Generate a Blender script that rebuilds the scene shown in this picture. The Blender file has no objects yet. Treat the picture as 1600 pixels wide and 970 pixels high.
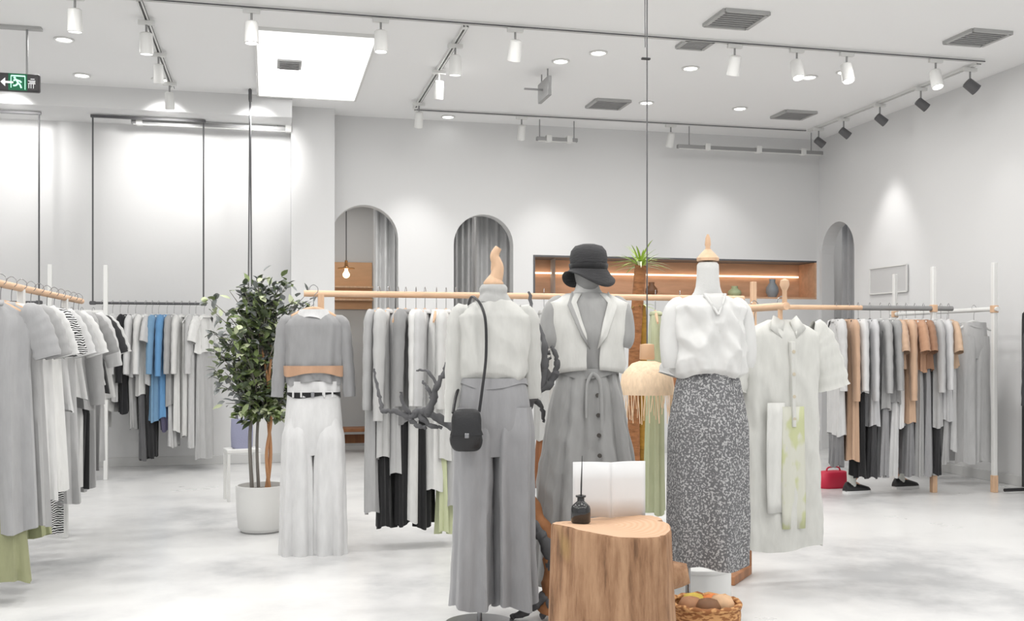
import bpy, math, random
from math import sin, cos, pi, radians
from mathutils import Vector, Matrix, noise
random.seed(7)
SC = bpy.context.scene
COL = SC.collection
TH = 0.2333                      # camera yaw to the right of the room's depth axis
CT, ST = cos(TH), sin(TH)
CAMH, CEIL, HOR, F = 1.2, 3.6, 540.0, 1600.0

# ------------------------------------------------------------ camera, world, exposure
cd = bpy.data.cameras.new('camera'); cam = bpy.data.objects.new('camera', cd); COL.objects.link(cam)
cam.location = (0, 0, CAMH); cam.rotation_euler = (pi/2, 0, -TH)
cd.sensor_width = 36.0; cd.lens = 36.0*F/1600.0; cd.shift_y = (HOR-485.0)/1600.0
cd.clip_start = .05; cd.clip_end = 100
SC.camera = cam
w = bpy.data.worlds.new('world'); SC.world = w; w.use_nodes = True
w.node_tree.nodes['Background'].inputs[0].default_value = (.98, .99, 1, 1)
w.node_tree.nodes['Background'].inputs[1].default_value = 0.82
SC.view_settings.view_transform = 'Standard'; SC.view_settings.look = 'None'
SC.view_settings.gamma = 1.0; SC.view_settings.use_curve_mapping = False
SC.view_settings.exposure = 0.2
DOWNLIGHT_W = 12.5
SPOT_W = 34.0

def P(px, s, h=None, py=None):
    """room point seen in picture column px at the depth where one metre spans s pixels"""
    z = F/s; u = (px-800)/F
    if h is None: h = CAMH+(HOR-py)/s
    return Vector((z*(u*CT+ST), z*(CT-u*ST), h))
def XY(px, Y):
    u = (px-800)/F
    return Y*(u*CT+ST)/(CT-u*ST)            # X of column px on the plane at depth Y
def SY(px, Y):
    u = (px-800)/F
    return F*(CT-u*ST)/Y                     # its pixels per metre
def HY(px, py, Y): return CAMH+(HOR-py)/SY(px, Y)
def CP(px, py): return P(px, (HOR-py)/(CEIL-CAMH), CEIL)   # a point of the ceiling

# ------------------------------------------------------------ materials
def lin(c):
    return tuple(((v/255)/12.92 if v/255 <= .04045 else ((v/255+.055)/1.055)**2.4) for v in c)+(1,)
MC = {}
def mat(name, rgb, rough=.6, metal=0, emit=0, bump=0, bscale=40, var=0, vscale=6, stretch=(1,1,1), sheen=0, spec=.5, alpha=1, trans=0):
    if name in MC: return MC[name]
    m = bpy.data.materials.new(name); m.use_nodes = True; nt = m.node_tree
    b = nt.nodes['Principled BSDF']; c = lin(rgb)
    b.inputs['Base Color'].default_value = c; b.inputs['Roughness'].default_value = rough
    b.inputs['Metallic'].default_value = metal; b.inputs['Specular IOR Level'].default_value = spec
    if trans: b.inputs['Transmission Weight'].default_value = trans
    if sheen: b.inputs['Sheen Weight'].default_value = sheen
    if emit:
        b.inputs['Emission Color'].default_value = c; b.inputs['Emission Strength'].default_value = emit
    if bump or var:
        tc = nt.nodes.new('ShaderNodeTexCoord'); mp = nt.nodes.new('ShaderNodeMapping')
        mp.inputs['Scale'].default_value = stretch; nt.links.new(tc.outputs['Object'], mp.inputs[0])
        if var:
            n = nt.nodes.new('ShaderNodeTexNoise'); n.inputs['Scale'].default_value = vscale; n.inputs['Detail'].default_value = 5
            nt.links.new(mp.outputs[0], n.inputs[0]); r = nt.nodes.new('ShaderNodeMapRange')
            r.inputs[1].default_value = .3; r.inputs[2].default_value = .7; r.inputs[3].default_value = 1-var; r.inputs[4].default_value = 1+var
            nt.links.new(n.outputs[0], r.inputs[0]); v = nt.nodes.new('ShaderNodeVectorMath'); v.operation = 'SCALE'
            v.inputs[0].default_value = c[:3]; nt.links.new(r.outputs[0], v.inputs['Scale']); nt.links.new(v.outputs[0], b.inputs['Base Color'])
        if bump:
            n = nt.nodes.new('ShaderNodeTexNoise'); n.inputs['Scale'].default_value = bscale; n.inputs['Detail'].default_value = 3
            nt.links.new(mp.outputs[0], n.inputs[0]); bp = nt.nodes.new('ShaderNodeBump'); bp.inputs['Strength'].default_value = bump
            bp.inputs['Distance'].default_value = .01; nt.links.new(n.outputs[0], bp.inputs['Height']); nt.links.new(bp.outputs[0], b.inputs['Normal'])
    MC[name] = m; return m
def cloth(rgb, name=None, rough=.85):
    name = name or 'cloth_%d_%d_%d' % rgb
    return mat(name, rgb, rough=rough, bump=.5, bscale=9, stretch=(2.4, 2.4, .7), sheen=.15, var=.05, vscale=14)
def pattern(name, c1, c2, scale, kind='speckle', thr=.55, stretch=(1,1,1)):
    m = mat(name, c1, rough=.85); nt = m.node_tree; b = nt.nodes['Principled BSDF']
    tc = nt.nodes.new('ShaderNodeTexCoord'); mp = nt.nodes.new('ShaderNodeMapping'); mp.inputs['Scale'].default_value = stretch
    nt.links.new(tc.outputs['Object'], mp.inputs[0])
    if kind == 'wave':
        t = nt.nodes.new('ShaderNodeTexWave'); t.inputs['Scale'].default_value = scale; t.inputs['Distortion'].default_value = 6
        t.inputs['Detail'].default_value = 1; t.bands_direction = 'Z'; o = t.outputs[1]
    else:
        t = nt.nodes.new('ShaderNodeTexNoise'); t.inputs['Scale'].default_value = scale; t.inputs['Detail'].default_value = 2; o = t.outputs[0]
    nt.links.new(mp.outputs[0], t.inputs[0])
    r = nt.nodes.new('ShaderNodeValToRGB'); r.color_ramp.elements[0].position = thr-.04; r.color_ramp.elements[1].position = thr+.04
    r.color_ramp.elements[0].color = lin(c1); r.color_ramp.elements[1].color = lin(c2)
    nt.links.new(o, r.inputs[0]); nt.links.new(r.outputs[0], b.inputs['Base Color']); return m

M_WALL = mat('white_plaster', (219,219,219), rough=.9, bump=.05, bscale=30)
M_CEIL = mat('ceiling_paint', (242,242,242), rough=.95)
M_METW = mat('white_metal', (222,222,220), rough=.4)
M_METG = mat('grey_metal', (150,150,150), rough=.4, metal=.3)
M_STEEL = mat('steel', (150,150,152), rough=.28, metal=1)
M_BLK = mat('black_metal', (38,38,40), rough=.45)
M_DGREY = mat('dark_grey_metal', (88,88,90), rough=.5)
M_VENT = mat('vent_grey', (176,176,175), rough=.6)
M_LENS = mat('lamp_lens', (255,255,252), emit=6)
M_WOOD = mat('light_wood', (214,178,146), rough=.55, var=.14, vscale=5, stretch=(6,6,1.2), bump=.1, bscale=30)
M_WOODX = mat('light_wood_rail', (218,182,150), rough=.55, var=.14, vscale=5, stretch=(1.2,6,6))
M_WOODD = mat('warm_wood', (150,98,58), rough=.5, var=.2, vscale=5, stretch=(5,5,1))
M_NICHE = mat('niche_wood', (206,164,132), rough=.6, var=.1, vscale=4, stretch=(1,5,5))
M_BLACKC = cloth((24,24,26), 'black_cloth')
M_MANN = mat('mannequin_linen', (206,206,204), rough=.9, bump=.2, bscale=200)

def floor_mat():
    m = mat('polished_concrete', (226,226,226), rough=.3); nt = m.node_tree; b = nt.nodes['Principled BSDF']
    tc = nt.nodes.new('ShaderNodeTexCoord'); n = nt.nodes.new('ShaderNodeTexNoise'); n.inputs['Scale'].default_value = .75; n.inputs['Detail'].default_value = 7
    n.inputs['Roughness'].default_value = .62; nt.links.new(tc.outputs['Object'], n.inputs[0])
    r = nt.nodes.new('ShaderNodeValToRGB'); e = r.color_ramp.elements
    e[0].position = .34; e[0].color = lin((178,179,180)); e[1].position = .56; e[1].color = lin((227,227,226))
    x = r.color_ramp.elements.new(.45); x.color = lin((212,212,212))
    nt.links.new(n.outputs[0], r.inputs[0]); nt.links.new(r.outputs[0], b.inputs['Base Color'])
    q = nt.nodes.new('ShaderNodeMapRange'); q.inputs[3].default_value = .42; q.inputs[4].default_value = .2
    nt.links.new(n.outputs[0], q.inputs[0]); nt.links.new(q.outputs[0], b.inputs['Roughness']); return m
M_FLOOR = floor_mat()

# ------------------------------------------------------------ object helpers
def thing(name, label, cat, loc=(0,0,0), rz=0, group=None):
    o = bpy.data.objects.new(name, None); COL.objects.link(o); o.empty_display_size = .1
    o.location = loc; o.rotation_euler = (0, 0, rz); o['label'] = label; o['category'] = cat
    if group: o['group'] = group
    return o
def tag(o, label, cat, group=None, kind=None):
    o['label'] = label; o['category'] = cat
    if group: o['group'] = group
    if kind: o['kind'] = kind
    return o
def struct(o): o['kind'] = 'structure'; return o

class MB:
    def __init__(self): self.v = []; self.f = []; self.m = []
    def add(self, vs, fs, mi=0):
        k = len(self.v); self.v += [tuple(p) for p in vs]; self.f += [tuple(i+k for i in f) for f in fs]; self.m += [mi]*len(fs); return self
    def box(self, c, s, rz=0, mi=0, R=None):
        R = R or Matrix.Rotation(rz, 3, 'Z'); c = Vector(c); vs = []
        for dx in (-.5,.5):
            for dy in (-.5,.5):
                for dz in (-.5,.5): vs.append(c+R@Vector((dx*s[0], dy*s[1], dz*s[2])))
        return self.add(vs, [(0,1,3,2),(4,6,7,5),(0,4,5,1),(2,3,7,6),(0,2,6,4),(1,5,7,3)], mi)
    def bar(self, a, b, w, h, mi=0):
        a, b = Vector(a), Vector(b); d = (b-a); L = d.length; d.normalize()
        up = Vector((0,0,1)) if abs(d.z) < .95 else Vector((0,1,0))
        s = d.cross(up).normalized(); t = s.cross(d)
        R = Matrix((d, s, t)).transposed(); return self.box((a+b)/2, (L, w, h), R=R, mi=mi)
    def tube(self, pts, rad, n=10, sx=1, cap=True, mi=0, ref=None):
        pts = [Vector(p) for p in pts]
        if not hasattr(rad, '__len__'): rad = [rad]*len(pts)
        rings = []; nrm = None
        for i, p in enumerate(pts):
            d = (pts[min(i+1, len(pts)-1)]-pts[max(i-1, 0)]).normalized()
            if nrm is None:
                nrm = Vector(ref) if ref else (Vector((0,0,1)) if abs(d.z) < .9 else Vector((1,0,0)))
            nrm = (nrm-d*nrm.dot(d)).normalized(); bi = d.cross(nrm)
            rings.append([p+nrm*cos(2*pi*k/n)*rad[i]+bi*sin(2*pi*k/n)*rad[i]*sx for k in range(n)])
        return self.loft(rings, cap, mi)
    def loft(self, rings, cap=True, mi=0, closed=True):
        n = len(rings[0]); vs = [p for r in rings for p in r]; fs = []
        for i in range(len(rings)-1):
            for k in range(n if closed else n-1):
                k2 = (k+1) % n; fs.append((i*n+k, i*n+k2, (i+1)*n+k2, (i+1)*n+k))
        if cap and closed: fs += [tuple(range(n))[::-1], tuple(range((len(rings)-1)*n, len(rings)*n))]
        return self.add(vs, fs, mi)
    def lathe(self, prof, c=(0,0,0), n=28, mi=0, cap=True):
        c = Vector(c); return self.loft([[c+Vector((r*cos(2*pi*k/n), r*sin(2*pi*k/n), z)) for k in range(n)] for r, z in prof], cap, mi)
    def build(self, name, m, parent=None, smooth=True, bevel=0, loc=None, solid=0, sub=0):
        me = bpy.data.meshes.new(name); me.from_pydata(self.v, [], self.f); me.update()
        for x in (m if isinstance(m, (list, tuple)) else [m]): me.materials.append(x)
        for p, i in zip(me.polygons, self.m): p.material_index = i
        o = bpy.data.objects.new(name, me); COL.objects.link(o)
        if parent: o.parent = parent
        if loc is not None: o.location = loc
        if bevel:
            b = o.modifiers.new('bevel', 'BEVEL'); b.width = bevel; b.segments = 2; b.limit_method = 'ANGLE'
        if solid:
            b = o.modifiers.new('solid', 'SOLIDIFY'); b.thickness = solid; b.offset = 0
        if sub:
            b = o.modifiers.new('sub', 'SUBSURF'); b.levels = b.render_levels = sub
        if smooth:
            me.polygons.foreach_set('use_smooth', [True]*len(me.polygons)); me.set_sharp_from_angle(angle=radians(50))
        return o
def recentre(o, p):
    """move a mesh's origin to p without moving the mesh"""
    p = Vector(p); o.data.transform(Matrix.Translation(-p)); o.location = p; return o
def copy_tree(o, loc=None, rz=None, **props):
    r = o.copy(); COL.objects.link(r)
    for ch in o.children:
        c = ch.copy(); COL.objects.link(c); c.parent = r
        for g in ch.children:
            d = g.copy(); COL.objects.link(d); d.parent = c
    if loc is not None: r.location = loc
    if rz is not None: r.rotation_euler = (0, 0, rz)
    for k, v in props.items(): r[k] = v
    return r
def spline(pts, n=6):
    pts = [Vector(p) for p in pts]; out = []
    for i in range(len(pts)-1):
        p0 = pts[max(i-1,0)]; p1 = pts[i]; p2 = pts[i+1]; p3 = pts[min(i+2, len(pts)-1)]
        for k in range(n):
            t = k/n
            out.append(.5*((2*p1)+(p2-p0)*t+(2*p0-5*p1+4*p2-p3)*t*t+(3*p1-p0-3*p2+p3)*t**3))
    out.append(pts[-1]); return out
def interp(x, xs, ys):
    if x <= xs[0]: return ys[0]
    for i in range(len(xs)-1):
        if x <= xs[i+1]: return ys[i]+(ys[i+1]-ys[i])*(x-xs[i])/(xs[i+1]-xs[i])
    return ys[-1]
ORD = ['first','second','third','fourth','fifth','sixth','seventh','eighth','ninth','tenth','eleventh','twelfth','thirteenth','fourteenth','fifteenth','sixteenth','seventeenth','eighteenth']

# ------------------------------------------------------------ the room
BY, RX, LX, FY = 10.8, 6.25, -4.5, -1.5
def wall(name, org, dx, nout, L, H, ops, t=.16):
    """a wall face with openings, their jambs t deep; x runs along dx from org, nout points away from the room"""
    org, dx, nout = Vector(org), Vector(dx), Vector(nout); mb = MB()
    xs = {0.0, L}
    for o in ops:
        xs |= {o[1], o[2]}
        if o[0] == 'arch': xs |= {(o[1]+o[2])/2-(o[2]-o[1])/2*cos(pi*k/20) for k in range(21)}
    xs = sorted(xs)
    def low(x, o):                     # underside of the wall over the arch at x
        r = (o[2]-o[1])/2; c = (o[1]+o[2])/2; q = max(0, r*r-(x-c)**2); return o[3]-r+math.sqrt(q)
    def pt(x, z, d=0): return org+dx*x+nout*d+Vector((0,0,z))
    for a, b in zip(xs[:-1], xs[1:]):
        mid = (a+b)/2; o = next((o for o in ops if o[1] < mid < o[2]), None)
        if o is None: segs = [(0,0,H,H)]
        elif o[0] == 'arch':
            segs = [(low(a,o), low(b,o), H, H)]; mb.add([pt(a,low(a,o)),pt(b,low(b,o)),pt(b,low(b,o),t),pt(a,low(a,o),t)], [(0,1,2,3)])
        else: segs = [(0,0,o[3],o[3]),(o[4],o[4],H,H)]
        for za, zb, zc, zd in segs: mb.add([pt(a,za),pt(b,zb),pt(b,zd),pt(a,zc)], [(0,1,2,3)])
    for o in ops:
        if o[0] == 'arch':
            z = o[3]-(o[2]-o[1])/2
            for x in (o[1], o[2]): mb.add([pt(x,0),pt(x,z),pt(x,z,t),pt(x,0,t)], [(0,1,2,3)])
    mb.add([pt(0,0,t+.02),pt(L,0,t+.02),pt(L,H,t+.02),pt(0,H,t+.02)], []) 
    return struct(mb.build(name, M_WALL, smooth=False))

fl = MB(); fl.add([(-14,-9,0),(14,-9,0),(14,13,0),(-14,13,0)], [(0,1,2,3)]); struct(fl.build('floor', M_FLOOR, smooth=False))
ce = MB(); ce.box(((LX+RX)/2, (FY+BY)/2, CEIL+.06), (RX-LX+.4, BY-FY+.4, .12)); struct(ce.build('ceiling', M_CEIL, smooth=False))
A1 = ('arch', XY(517,BY)-LX, XY(622,BY)-LX, HY(568,320,BY))
A2 = ('arch', XY(709,BY)-LX, XY(802,BY)-LX, HY(752,335,BY))
NX0, NX1, NZ0, NZ1 = XY(833,BY), RX-.03, 1.74, 2.19
wall('wall_back', (LX,BY,0), (1,0,0), (0,1,0), RX-LX, CEIL, [A1, A2, ('rect', NX0-LX, NX1-LX, NZ0, NZ1)])
AR = ('arch', BY-10.74, BY-10.06, 2.6)
wall('wall_right', (RX,BY,0), (0,-1,0), (1,0,0), BY-FY, CEIL, [AR])
wall('wall_left', (LX,FY,0), (0,1,0), (-1,0,0), BY-FY, CEIL, [])
# fitting rooms behind the arches
M_FIT = mat('fitting_room_grey', (205,205,205), rough=.9)
def fit_room(name, x0, x1, y0, y1):
    mb = MB(); z = 2.95
    mb.add([(x0,y0,0),(x0,y1,0),(x1,y1,0),(x1,y0,0),(x0,y0,z),(x0,y1,z),(x1,y1,z),(x1,y0,z)], [(0,1,5,4),(1,2,6,5),(2,3,7,6),(4,5,6,7)])
    return struct(mb.build(name, M_FIT, smooth=False))
fit_room('wall_fitting_room', .3, 3.1, BY+.165, 12.4)
mb = MB(); x0, x1, y0, y1 = RX+.165, 7.6, 9.6, 10.95
mb.add([(x0,y0,0),(x1,y0,0),(x1,y1,0),(x0,y1,0),(x0,y0,2.9),(x1,y0,2.9),(x1,y1,2.9),(x0,y1,2.9)], [(0,1,5,4),(1,2,6,5),(2,3,7,6),(4,5,6,7)])
struct(mb.build('wall_side_fitting_room', M_FIT, smooth=False))
# soffit over the hanging rails and the pillar beside the first arch
PX0, PX1 = XY(455,BY-.3), XY(520,BY)
mb = MB(); mb.box(((LX+PX0)/2, (10.1+BY)/2, 3.5), (PX0-LX, BY-10.1, .2)); struct(mb.build('trim_soffit', M_WALL, smooth=False))
mb = MB(); mb.box(((PX0+PX1)/2, BY-.15, CEIL/2), (PX1-PX0, .3, CEIL)); struct(mb.build('trim_pillar', M_WALL, smooth=False))
for nm, a, b in (('baseboard_back_left', (LX,BY-.01), (PX0,BY-.01)), ('baseboard_back', (NX0-.4,BY-.01), (RX,BY-.01)), ('baseboard_right', (RX-.01,FY), (RX-.01,10.0))):
    mb = MB(); mb.bar((a[0],a[1],.045), (b[0],b[1],.045), .02, .09); struct(mb.build(nm, mat('baseboard_grey',(205,205,204),rough=.6), bevel=.004, smooth=False))
# display niche
ni = thing('wall_niche', 'long wood-lined display niche with a light strip high on the back wall', 'display niche', ((NX0+NX1)/2, BY, NZ0))
W, H, D = NX1-NX0, NZ1-NZ0, .38
mb = MB()
mb.box((0,D,H/2),(W,.02,H)); mb.build('back_panel', M_NICHE, ni, smooth=False)
mb = MB(); mb.box((0,D/2,.011),(W-.002,D,.02)); mb.build('bottom_board', M_NICHE, ni, smooth=False)
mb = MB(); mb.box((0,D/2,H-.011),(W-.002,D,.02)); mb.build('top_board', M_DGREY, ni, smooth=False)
for sx in (-1,1):
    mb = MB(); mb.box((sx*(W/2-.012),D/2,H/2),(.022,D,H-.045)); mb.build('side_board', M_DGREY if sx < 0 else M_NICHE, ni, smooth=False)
mb = MB(); mb.box((0,D-.04,H*.62),(W-.1,.03,.018)); mb.build('light_strip', mat('warm_strip',(255,226,196),emit=2.2), ni, bevel=.003)
for i, (fx, c, hh, rr, lb) in enumerate(((.60,(196,196,194),.2,.07,'tall pale grey vase in the wooden wall niche'),(.72,(176,188,150),.13,.08,'squat sage green vase in the wooden wall niche'),(.86,(140,146,152),.22,.075,'slate grey jar in the wooden wall niche'),(.42,(120,84,58),.16,.07,'brown clay vase in the wooden wall niche'))):
    mb = MB(); mb.lathe([(rr*.6,0),(rr,hh*.3),(rr*.95,hh*.55),(rr*.45,hh*.8),(rr*.5,hh),(rr*.35,hh),(rr*.3,hh*.8)], n=20)
    o = mb.build('vase', mat('vase_%d'%i, c, rough=.5)); o.location = (NX0+W*fx, BY+.17, NZ0+.021); tag(o, lb, 'vase', 'vases in the wall niche')

# luminous ceiling panel
lp = thing('luminous_ceiling_panel', 'large glowing white light panel set in the ceiling before the pillar', 'light panel', (.36, 9.0, CEIL))
mb = MB(); mb.box((0,0,-.008), (.9,2.1,.016)); mb.build('diffuser', mat('panel_glow',(255,255,255),emit=.85), lp, smooth=False)
mb = MB()
for a, b in (((-.46,-1.06),(.46,-1.06)),((.46,-1.06),(.46,1.06)),((.46,1.06),(-.46,1.06)),((-.46,1.06),(-.46,-1.06))): mb.bar((*a,-.012),(*b,-.012),.02,.024)
mb.build('frame', M_METW, lp, smooth=False)

# ------------------------------------------------------------ ceiling fittings
def rect_vent(px, py, wx, wy, lb, c=None):
    p = c or CP(px, py); t = thing('ceiling_vent', lb, 'air vent', p, 0, 'square grey ceiling vents')
    mb = MB()
    for a, b in (((-1,-1),(1,-1)),((1,-1),(1,1)),((1,1),(-1,1)),((-1,1),(-1,-1))):
        mb.bar((a[0]*wx/2,a[1]*wy/2,-.012),(b[0]*wx/2,b[1]*wy/2,-.012),.03,.024)
    mb.build('frame', M_VENT, t, smooth=False)
    mb = MB(); mb.box((0,0,-.003),(wx-.02,wy-.02,.006))
    for k in range(8): mb.box((0,-wy/2+(k+.5)*wy/8,-.012),(wx-.03,.018,.012))
    mb.build('grille', mat('vent_dark',(152,152,152)), t, smooth=False)
rect_vent(1150,28,.34,.36,'square grey ceiling vent nearest the camera, above the white satin blouse')
rect_vent(950,161,.34,.34,'square grey ceiling vent above the black hat, far back')
rect_vent(1240,178,.34,.32,'small far grey ceiling vent near the back right corner')
rect_vent(1527,57,.34,.34,'square ceiling vent at the far right of the ceiling')
rect_vent(1086,67,.22,.22,'small pale vent between the long track and the middle of the ceiling')
o = thing('ceiling_vent', 'pale vent set inside the glowing ceiling panel', 'air vent', (.17, 8.85, CEIL-.018))
mb = MB(); mb.box((0,0,-.008),(.2,.26,.016)); mb.build('frame', M_VENT, o, bevel=.004)
mb = MB()
for k in range(5): mb.box((0,-.1+k*.05,-.02),(.16,.012,.01))
mb.build('grille', M_METG, o, smooth=False)

dl = [(100,61,'left of the ceiling above the exit sign, nearest'),(128,117,'just right of the green exit sign'),(250,124,'beside the left depth track'),(876,95,'between the two middle tracks'),(1079,106,'right of the thin pendant cable'),(1264,120,'in the middle of the right ceiling'),(1320,112,'left of the right depth track'),(1156,169,'far back above the white blouse mannequin'),(935,82,'right of the brightest middle spotlight'),(1010,160,'far back beside the pendant cable'),(700,182,'far back behind the middle track')]
P0 = None
for px, py, lb in dl:
    p = CP(px, py)
    if P0 is None:
        P0 = thing('downlight', '', 'downlight', p, 0, 'small recessed downlights')
        mb = MB(); mb.lathe([(.075,0),(.078,-.008),(.062,-.012),(.055,-.004)], n=24); mb.build('trim_ring', M_METW, P0)
        mb = MB(); mb.lathe([(.054,-.004),(.054,-.007)], n=20); mb.build('lens', M_LENS, P0); q = P0
    else: q = copy_tree(P0, p, 0)
    q['label'] = 'round recessed downlight ' + lb

def lamp(loc, power, size=.35, name='light', col=(1,.985,.96)):
    l = bpy.data.lights.new(name, 'AREA'); l.shape = 'DISK'; l.size = size; l.energy = power; l.color = col
    o = bpy.data.objects.new(name, l); COL.objects.link(o); o.location = loc; return o
for i, Y in enumerate((1.0, 3.0, 5.0, 6.8, 8.6)):
    pw = DOWNLIGHT_W*(1.1, 1.1, 1.1, 1.1, 1.05)[i]
    for X in (-3.2, -1.6, -.1, 1.6, 3.1, 4.7):
        lamp((X, Y, CEIL-.05), pw*(.55 if X < 0 and i == 4 else 1), .3, 'downlight_glow')

def track(name, a, b, lb):
    t = thing(name, lb, 'lighting track', (a[0], a[1], CEIL), math.atan2(b[1]-a[1], b[0]-a[0])); L = math.hypot(b[0]-a[0], b[1]-a[1])
    mb = MB(); mb.box((L/2,-.014,-.012),(L,.012,.024)); mb.box((L/2,.014,-.012),(L,.012,.024)); mb.box((L/2,0,-.003),(L,.016,.006))
    mb.build('rail', M_METW, t, smooth=False)
    mb = MB(); mb.box((L/2,0,-.009),(L,.012,.006)); mb.box((L/2,-.0215,-.02),(L,.003,.009)); mb.build('conductor_slot', M_DGREY, t, smooth=False)
    mb = MB(); mb.box((.03,0,-.013),(.06,.042,.028)); mb.box((L-.03,0,-.013),(.06,.042,.028)); mb.build('end_cap', M_METW, t, bevel=.003)
    return t
TY, BTY, TLX, TMX, TRX = 7.45, 10.3, -.87, 1.43, 5.84
track('lighting_track', (-2.6,TY), (5.84,TY), 'long thin ceiling track running across the whole room near the camera')
track('lighting_track', (TLX,4.5), (TLX,9.95), 'ceiling track running back towards the left hanging rails')
track('lighting_track', (TMX,TY+.06), (TMX,BTY-.06), 'ceiling track running back above the arches, left of the middle')
track('lighting_track', (TMX,BTY), (TRX-.05,BTY), 'far ceiling track parallel to the back wall')
track('lighting_track', (TRX,TY+.06), (TRX,BTY), 'ceiling track running back along the right wall')
track('lighting_track', (TRX,4.9), (TRX,6.15), 'short ceiling track at the top right corner')

def make_spot(name):
    t = thing(name, '', 'spotlight', (0,0,0), 0, 'track spotlights')
    mb = MB(); mb.box((0,0,-.04),(.12,.034,.032)); mb.build('adapter', M_METW, t, bevel=.004)
    mb = MB(); mb.tube([(0,0,-.05),(0,0,-.13)], .008, 8); mb.build('stem', M_METG, t)
    return t
def spot_head(parent, tilt, az, r=.05, L=.16, m=None):
    R = Matrix.Rotation(az, 3, 'Z') @ Matrix.Rotation(tilt, 3, 'X')
    mb = MB()
    mb.loft([[R@Vector((rr*cos(2*pi*k/20), rr*sin(2*pi*k/20), z))+Vector((0,0,-.17)) for k in range(20)] for rr, z in ((r*.7,L*.35),(r*.92,L*.3),(r,-L*.6),(r*.86,-L*.62),(r*.82,-L*.5))])
    mb.build('head', m or M_METW, parent)
    mb = MB(); mb.loft([[R@Vector((rr*cos(2*pi*k/16), rr*sin(2*pi*k/16), z))+Vector((0,0,-.17)) for k in range(16)] for rr, z in ((r*.8,-L*.5),(r*.8,-L*.53))])
    mb.build('lens', M_LENS, parent)
def aim(loc, target, power, size=radians(58), blend=.9):
    l = bpy.data.lights.new('spot', 'SPOT'); l.energy = power; l.spot_size = size; l.spot_blend = blend; l.shadow_soft_size = .06; l.color = (1,.985,.965)
    o = bpy.data.objects.new('spot', l); COL.objects.link(o); o.location = loc
    o.rotation_euler = (Vector(target)-Vector(loc)).to_track_quat('-Z', 'Y').to_euler(); return o
def Xt(px): return XY(px, TY)
sp = []
for px, til, lb in ((117,.1,'big lit white spotlight at the top left of the ceiling'),(393,0,'white cylinder spotlight left of the glowing panel on the near track'),(595,0,'white cylinder spotlight right of the glowing panel on the near track'),(805,.5,'brightest lit spotlight near the top middle'),(1148,.4,'lit spotlight below the nearest square vent'),(1245,-.3,'small pale spotlight on the near track right of the vent'),(1323,-.3,'pale spotlight near the right end of the near track'),(1462,-.3,'last pale spotlight on the near track by the corner')):
    sp.append((Xt(px), TY, til, 0, lb))
for Y, til, az, lb in ((7.9,.1,0,'white spotlight on the left depth track, nearest'),(8.75,.3,0,'second spotlight on the left depth track'),(9.7,.3,0,'farthest spotlight on the left depth track')):
    sp.append((TLX, Y, til, az, lb))
for Y, til, az, lb in ((7.95,.1,0,'lit spotlight nearest on the middle depth track'),(8.75,.3,0,'second spotlight on the middle depth track'),(9.95,.5,0,'small lit spotlight at the far end of the middle depth track')):
    sp.append((TMX, Y, til, az, lb))
for Y, lb in ((7.62,'dark tilted spotlight at the right corner of the tracks'),(8.3,'second dark tilted spotlight on the right depth track'),(8.95,'third dark tilted spotlight on the right depth track'),(9.6,'fourth dark tilted spotlight on the right depth track'),(10.1,'farthest tilted spotlight on the right depth track')):
    sp.append((TRX, Y, .9, -pi/2-.25, lb))
for X, lb in ((2.55,'small spotlight on the far track left of the cable'),(4.2,'small spotlight on the far track right of the cable')):
    sp.append((X, BTY, .5, 0, lb))
sp.append((TRX, 6.0, .7, -pi/2, 'dark spotlight at the top right corner of the picture'))
for X, Y, til, az, lb in sp:
    t = make_spot('track_spotlight'); t.location = (X, Y, CEIL); t['label'] = lb
    spot_head(t, til, az, .05 if Y < 8 else .042, .16 if til < .6 else .12, M_METW if til < .6 else M_DGREY)
LYW = BY-.02
aim((XY(650,BTY-.3), BTY-.3, 3.35), (XY(655,LYW), LYW, 1.9), SPOT_W)
aim((XY(860,BTY-.3), BTY-.3, 3.35), (XY(865,LYW), LYW, 1.8), SPOT_W*.8)
aim((XY(1120,BTY-.3), BTY-.3, 3.35), (XY(1120,LYW), LYW, 2.3), SPOT_W*.5)
aim((TRX, 9.3, 3.35), (RX-.02, 9.35, 1.8), SPOT_W*1.0)
aim((TRX-.1, 7.7, 3.35), (RX-.02, 7.6, 1.9), SPOT_W*.15)
for px in (20, 260, 400): aim((XY(px,9.85), 9.8, 3.38), (XY(px,LYW), LYW, 3.0), SPOT_W*1.3, radians(80))

# linear bars near the back wall
def linear_bar(px0, px1, py, Y, lb, top, heads):
    xa, xb = XY(px0,Y), XY(px1,Y); h = HY((px0+px1)/2, py, Y); t = thing('linear_wall_washer', lb, 'linear light', ((xa+xb)/2, Y, h)); L = xb-xa
    mb = MB(); mb.box((0,0,0),(L,.045,.04)); mb.build('housing', M_METG, t, bevel=.005)
    mb = MB(); mb.box((0,0,-.023),(L-.04,.03,.006)); mb.build('diffuser', M_METW, t, smooth=False)
    for fx in (-.42,.42):
        mb = MB(); mb.tube([(fx*L,0,.02),(fx*L,0,top-h)], .006, 8); mb.build('hanger_rod', M_METG, t)
    for fx in heads:
        mb = MB(); mb.box((fx*L,0,.005),(.06,.07,.075)); mb.build('clamp', M_METW, t, bevel=.006)
linear_bar(1058,1285,234,10.45,'grey linear light bar hung near the back right corner',CEIL,(-.3,.05,.36))
linear_bar(838,902,218,10.5,'short grey linear light bar hung above the niche',CEIL,(-.2,.3))
linear_bar(205,453,196,10.5,'long grey linear light bar below the soffit on the left',3.4,(-.45,.49))

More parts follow.
